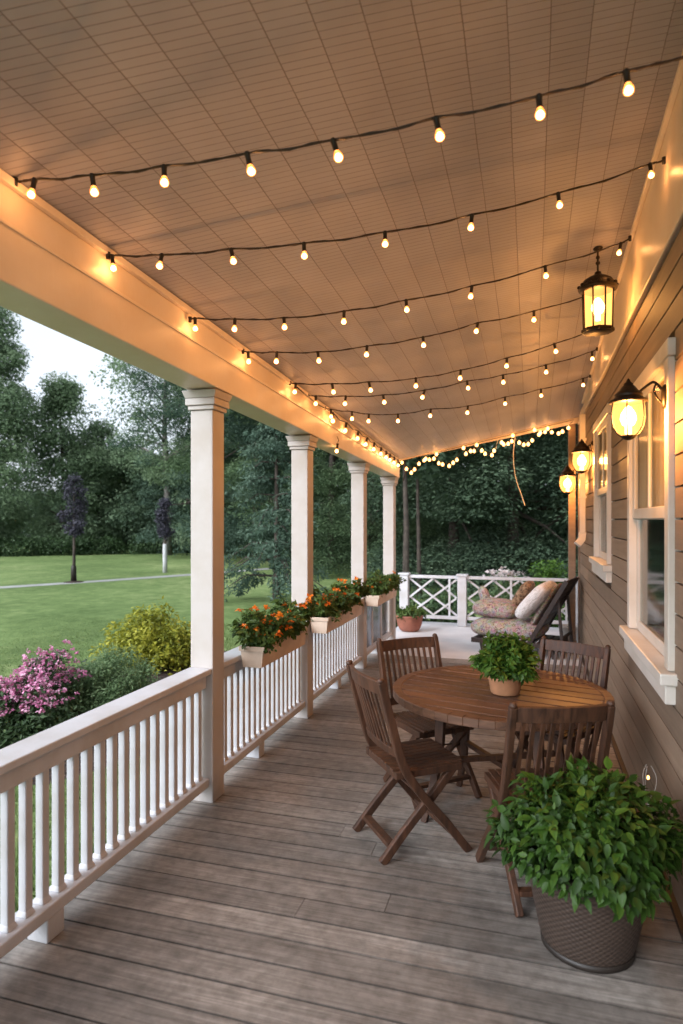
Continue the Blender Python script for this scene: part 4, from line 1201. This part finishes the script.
# ------------------------------------------------------------------ shrubs
bush('flowering_shrub', 'rounded shrub covered in pink blossoms outside the near railing', 'shrub', (-4.60, 4.96, GZ + .03), .46, .52, .82, 41, 'leaf_dark', 120, 70, .05, .15, petals='petal_pink', npet=420, psize=.028, petal_zone=lambda p: p[2] > .42)
bush('flowering_shrub', 'low pink flowering shrub behind the rounded pink one', 'shrub', (-5.02, 5.80, GZ + .03), .40, .42, .84, 42, 'leaf_dark', 70, 60, .05, .15, petals='petal_pink', npet=300, psize=.028, petal_zone=lambda p: p[2] > .42)
bush('spreading_shrub', 'low spreading grey green shrub between the pink and yellow shrubs', 'shrub', (-4.70, 6.40, GZ + .03), .66, .62, .76, 43, 'leaf_grey', 170, 120, .040, .13, aspect=.36)
bush('golden_shrub', 'yellow green shrub in the mulch bed beside the near column', 'shrub', (-5.32, 8.15, GZ + .03), .85, .80, 1.02, 44, 'leaf_yellow', 150, 70, .065, .20)
bush('dark_shrub', 'small dark brown leaved shrub at the edge of the mulch bed', 'shrub', (-5.5, 6.9, GZ), .28, .28, .42, 45, 'leaf_purple', 30, 50, .05, .12)
bush('green_shrub', 'green shrub just outside the railing behind the near flower box', 'shrub', (-3.05, 6.2, GZ), .55, .5, .85, 46, 'leaf_grey', 70, 60, .06, .18)
bush('green_shrub', 'leafy green shrub beyond the lattice railing behind the lounge chair', 'shrub', (.36, 11.9, GZ), .42, .42, 1.86, 47, 'leaf_small', 110, 60, .07, .2)
bush('flowering_shrub', 'shrub with white blossoms behind the lattice railing', 'shrub', (-.42, 11.2, GZ), .42, .4, 1.62, 48, 'leaf_grey', 70, 60, .06, .18, petals='petal_white', npet=45, psize=.06, petal_zone=lambda p: p[2] > 1.2)
for i, (x, yy, rz_, lab) in enumerate([(-2.6, 11.7, .75, 'low dark bush beyond the patio corner by the terracotta bowl'), (-1.5, 12.2, .8, 'low dark bush seen through the lattice left of its middle post'), (1.3, 12.6, .95, 'low dark bush beyond the lattice near the house corner')]):
    bush('dark_bush', lab, 'bush', (x, yy, GZ), .8, .7, rz_ + .25, 60 + i, 'leaf_dark', 70, 60, .09, .24)

# ------------------------------------------------------------------ trees
TREES = [
 ('tall dense tree at the far edge of the lawn, left of all the others', (-34.4, 31.0), 17.5, 1.2, 3.6, 'leaf_tree', 150, 260, .20),
 ('tall dense tree rising highest beside the open sky', (-33.2, 33.0), 16.0, 1.0, 2.6, 'leaf_tree', 140, 260, .20),
 ('middle height rounded tree below the gap of sky', (-30.8, 36.6), 11.6, .6, 2.3, 'leaf_tree', 130, 170, .24),
 ('lower tree sloping down towards the gap of sky', (-29.8, 39.2), 9.0, .5, 2.2, 'leaf_tree', 100, 170, .24),
 ('pale green tree standing back in the gap between taller trees', (-29.6, 43.5), 7.2, .4, 2.8, 'leaf_pale', 110, 150, .25),
]
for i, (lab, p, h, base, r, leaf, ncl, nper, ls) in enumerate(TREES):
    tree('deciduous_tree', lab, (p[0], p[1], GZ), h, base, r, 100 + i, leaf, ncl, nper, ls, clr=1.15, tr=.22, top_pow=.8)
tree('loose_tree', 'tall open crowned tree with a bare grey trunk, left of the near column', (-21.9, 35.4, GZ), 19, 4.6, 4.0, 120, 'leaf_tree', 120, 130, .21, clr=.95, bark='pale_bark', tr=.24, limbs=30, lob=.55)
tree('understory_tree', 'dark low tree beneath the tall open crowned tree', (-23.2, 38.6, GZ), 6.6, .3, 2.9, 121, 'leaf_wood', 110, 150, .24, clr=1.1)
tree('understory_tree', 'mid green low tree behind the small white trunked tree', (-20.0, 37.6, GZ), 9.0, .3, 3.2, 122, 'leaf_tree', 110, 150, .24, clr=1.1)
DENSE = [((-17.9, 34.2), 18, 4.6, 'dense dark tree seen between the near column and the second column'),
         ((-14.6, 32.6), 19, 4.8, 'dense dark tree just left of the second column'),
         ((-11.8, 31.0), 17, 4.5, 'dense dark tree behind the second column'),
         ((-8.9, 28.6), 18, 4.6, 'dense dark tree between the second and third columns'),
         ((-6.6, 27.0), 17, 4.2, 'dense dark tree behind the third and fourth columns'),
         ((-4.6, 24.6), 16, 4.0, 'dense dark tree just right of the fourth column'),
         ((-2.6, 22.4), 15, 3.8, 'dense dark tree beyond the middle post of the lattice railing'),
         ((-.6, 21.4), 15, 3.8, 'dense dark tree directly beyond the lounge chair'),
         ((1.4, 22.6), 15, 3.8, 'dense dark tree just beyond the far corner of the house')]
protoD = None
for i, (p, h, r, lab) in enumerate(DENSE):
    if i in (0, 3, 6):
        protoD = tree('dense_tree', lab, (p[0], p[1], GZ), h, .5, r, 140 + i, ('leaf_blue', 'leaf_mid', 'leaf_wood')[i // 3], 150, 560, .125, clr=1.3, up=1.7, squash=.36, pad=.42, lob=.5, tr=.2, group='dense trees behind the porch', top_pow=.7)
        ph = h
    else:
        o = copy_tree(protoD); o.location = (p[0], p[1], GZ); o.rotation_euler = (0, 0, 1.7 * i); k = h / ph; o.scale = (k, k, k * (1 + .05 * (i % 3 - 1))); o['label'] = lab
# bare trunks in front of the woods
for i, (x, yy, r, h, lab) in enumerate([(-3.16, 16.8, .10, 7.5, 'slim brown trunk standing closest to the fourth column'), (-3.0, 17.9, .075, 7.2, 'thinner brown trunk beside the slim one near the fourth column')]):
    tree('slim_tree', lab, (x, yy, GZ), h, 3.8, 1.3, 160 + i, 'leaf_wood', 40, 60, .26, clr=.6, tr=r, bark='bark', limbs=8)
# drooping blue green tree
rng = np.random.default_rng(77)
root = thing('drooping_tree', 'blue green tree with drooping layered branches beyond the second column', 'tree', (-6.5, 15.8, GZ))
C = []; mbk = MB(); hT = 5.2
pts = [(0, 0, -.2), (.03, .02, 1.5), (0, .05, 3.2), (.02, 0, hT - .2)]; mbk.tube(pts, [.11, .085, .055, .02], 8)
for lv in range(11):
    z = .7 + (hT - .9) * lv / 10; rad = 1.75 * (1 - lv / 12) ** .8 * (.75 + .4 * rng.random())
    for k in range(6):
        a = rng.random() * 6.28; ln = rad * (.7 + .45 * rng.random())
        tip = (ln * math.cos(a), ln * math.sin(a), z - .28 * ln)
        mbk.tube([(0, 0, z), (ln * .5 * math.cos(a), ln * .5 * math.sin(a), z + .05), tip], [.025, .018, .006], 5)
        for u in (.4, .6, .8, 1.0):
            C.append((ln * u * math.cos(a) + rng.normal() * .08, ln * u * math.sin(a) + rng.normal() * .08, z + .06 - .32 * ln * u * u + rng.normal() * .05))
mbk.build('trunk', M['bark'], root)
V, F, T = leaf_cloud(np.array(C), .24, 55, .12, rng, .6, .6, .9, aspect=.35); np_mesh('crown', V, F, T, M['leaf_blue'], root)
# small ornamental trees on the lawn
def young_tree(label, p, h, cr, cb, leaf, wrap, seed):
    rng = np.random.default_rng(seed)
    root = thing('young_tree', label, 'tree', (p[0], p[1], GZ), 0)
    mb = MB(); mb.tube([(0, 0, -.1), (.02, 0, h * .3), (0, .02, h * .6), (.01, 0, h * .95)], [.06, .05, .035, .01], 8); mb.build('trunk', M['bark'], root)
    C = crown_centres(rng, h, cb, cr, 46, 1.0, .5)
    V, F, T = leaf_cloud(C, .20, 60, .10, rng, .5, .9, .1); np_mesh('crown', V, F, T, M[leaf], root)
    if wrap:
        mb = MB(); mb.lathe([(.095, 0), (.092, .5), (.085, 1.15), (.07, 1.2)], 12); mb.build('trunk_guard', M['wrap'], root)
    else:
        mb = MB(); mb.lathe([(.0, .05), (.15, .045), (.34, .012), (.36, .0)], 20); mb.build('mulch_ring', M['mulch'], root)
        mb = MB(); mb.lathe([(.10, .04), (.085, .55), (.07, .6)], 10); mb.build('trunk_guard', M['socket'], root)
young_tree('small purple leaved tree standing alone on the lawn by the path', (-15.5, 19.0), 3.75, .40, 1.75, 'leaf_purple', False, 81)
young_tree('small purple leaved tree with a white wrapped trunk farther out on the lawn', (-14.7, 23.6), 3.1, .24, 1.5, 'leaf_purple', True, 82)
# woods: the far mass behind everything, and scrub along its foot
rng = np.random.default_rng(90)
C = []
def wood_arc(px0, px1, d0, d1, zt, n):
    s, c = math.sin(R(16.5)), math.cos(R(16.5))
    for i in range(n):
        r_ = (px0 + (px1 - px0) * rng.random() - 341.5) / 640; d = d0 + (d1 - d0) * rng.random()
        top = zt * (.8 + .25 * math.sin(r_ * 23) * math.sin(r_ * 9 + 1))
        C.append(((-s + r_ * c) * d, (c + r_ * s) * d, GZ + .2 + (top) * rng.random()))
wood_arc(-420, 120, 50, 58, 5.5, 260)
wood_arc(100, 215, 47, 56, 7.0, 140)
wood_arc(205, 330, 40, 50, 19, 420)
wood_arc(310, 760, 30, 42, 18, 900)
C = np.array(C)
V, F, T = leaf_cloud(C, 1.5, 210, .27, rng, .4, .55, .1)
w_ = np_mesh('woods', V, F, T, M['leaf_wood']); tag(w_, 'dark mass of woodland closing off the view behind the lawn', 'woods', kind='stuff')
C = []
for i in range(330):
    t = rng.random(); 
    x = -36 + 26 * t; yy = 27.5 + 12.5 * min(1, t * 1.6) - (9 * max(0, t - .62) / .38) + rng.normal() * .5
    C.append((x, yy, GZ + .15 + .75 * rng.random() ** 1.5))
V, F, T = leaf_cloud(np.array(C), .55, 120, .17, rng, .5, .8, 0)
u_ = np_mesh('undergrowth', V, F, T, M['leaf_dark']); tag(u_, 'dark scrubby undergrowth along the foot of the far trees', 'undergrowth', kind='stuff')
# wooded rise behind the trees
mb = MB(); V = []; F = []; n = 40
for j, (rd, z) in enumerate(((58, GZ - .3), (64, 3.0), (90, 5.5), (160, 6))):
    for i in range(n + 1):
        a = R(20) + R(200) * i / n; V.append((rd * math.cos(a) - 5, rd * math.sin(a), z))
for j in range(3):
    for i in range(n):
        a = j * (n + 1) + i; F.append((a, a + 1, a + n + 2, a + n + 1))
mb.add(V, F, .5, True); tag(mb.build('hills', plain('forest_floor', (.018, .028, .014), .95, 0, .5, .3)), kind='structure')

# ------------------------------------------------------------------ light
w = bpy.data.worlds.new('World'); scene.world = w; w.use_nodes = True
nt = w.node_tree; bg = nt.nodes['Background']
sky = nt.nodes.new('ShaderNodeTexSky'); sky.sky_type = 'NISHITA'; sky.sun_disc = False
SUN_EL, SUN_AZ = R(32), R(215)
sky.sun_elevation = SUN_EL; sky.sun_rotation = SUN_AZ
sky.air_density = 1.0; sky.dust_density = 4.0; sky.ozone_density = 1.5
# thin even cloud over the dusk sky: paler and brighter than the clear sky behind it
bw_ = N(nt, 'ShaderNodeRGBToBW'); nt.links.new(sky.outputs[0], bw_.inputs[0])
cl = N(nt, 'ShaderNodeTexNoise'); cl.inputs['Scale'].default_value = 3.0; cl.inputs['Detail'].default_value = 5
tcw = N(nt, 'ShaderNodeTexCoord'); nt.links.new(tcw.outputs['Generated'], cl.inputs['Vector'])
gain = math_(nt, 'MULTIPLY', bw_.outputs[0], math_(nt, 'MULTIPLY_ADD', cl.outputs['Fac'], .8, .6))
cc = N(nt, 'ShaderNodeCombineColor')
for i, k in enumerate((.93, 1.0, 1.10)): nt.links.new(math_(nt, 'MULTIPLY_ADD', gain, k * 2.5, k * 3.4), cc.inputs[i])
nt.links.new(mix(nt, .78, sky.outputs[0], cc.outputs[0]), bg.inputs['Color']); bg.inputs['Strength'].default_value = .15
sd = bpy.data.lights.new('sun', 'SUN'); sd.energy = .9; sd.angle = R(40); sd.color = (1, .95, .9)
so = bpy.data.objects.new('sun', sd); link(so)
# lamp aimed from the sky's sun direction
dv = Vector((math.sin(SUN_AZ) * math.cos(R(35)), math.cos(SUN_AZ) * math.cos(R(35)), math.sin(R(35))))
so.rotation_euler = (-dv).to_track_quat('-Z', 'Y').to_euler()

# ------------------------------------------------------------------ camera
cd = bpy.data.cameras.new('camera'); cam = bpy.data.objects.new('camera', cd); link(cam)
cam.location = (0, 0, H); cam.rotation_euler = (R(90), 0, R(16.5))
cd.sensor_fit = 'VERTICAL'; cd.sensor_height = 24; cd.lens = 24 * 640 / 1024
cd.shift_y = 8 / 1024; cd.clip_end = 2000; cd.clip_start = .05
scene.camera = cam
cd.dof.use_dof = True; cd.dof.focus_distance = 3.9; cd.dof.aperture_fstop = 1.5

scene.view_settings.view_transform = 'Standard'; scene.view_settings.look = 'None'; scene.view_settings.exposure = 0; scene.view_settings.gamma = 1
scene.render.engine = 'CYCLES'
cy = scene.cycles
cy.use_denoising = True
try:
    cy.denoiser = 'OPENIMAGEDENOISE'; cy.denoising_input_passes = 'RGB_ALBEDO_NORMAL'; cy.denoising_prefilter = 'ACCURATE'
except Exception: pass
cy.max_bounces = 7; cy.diffuse_bounces = 4; cy.glossy_bounces = 3; cy.transparent_max_bounces = 12; cy.transmission_bounces = 4
cy.sample_clamp_indirect = 6.0
cy.use_light_tree = True
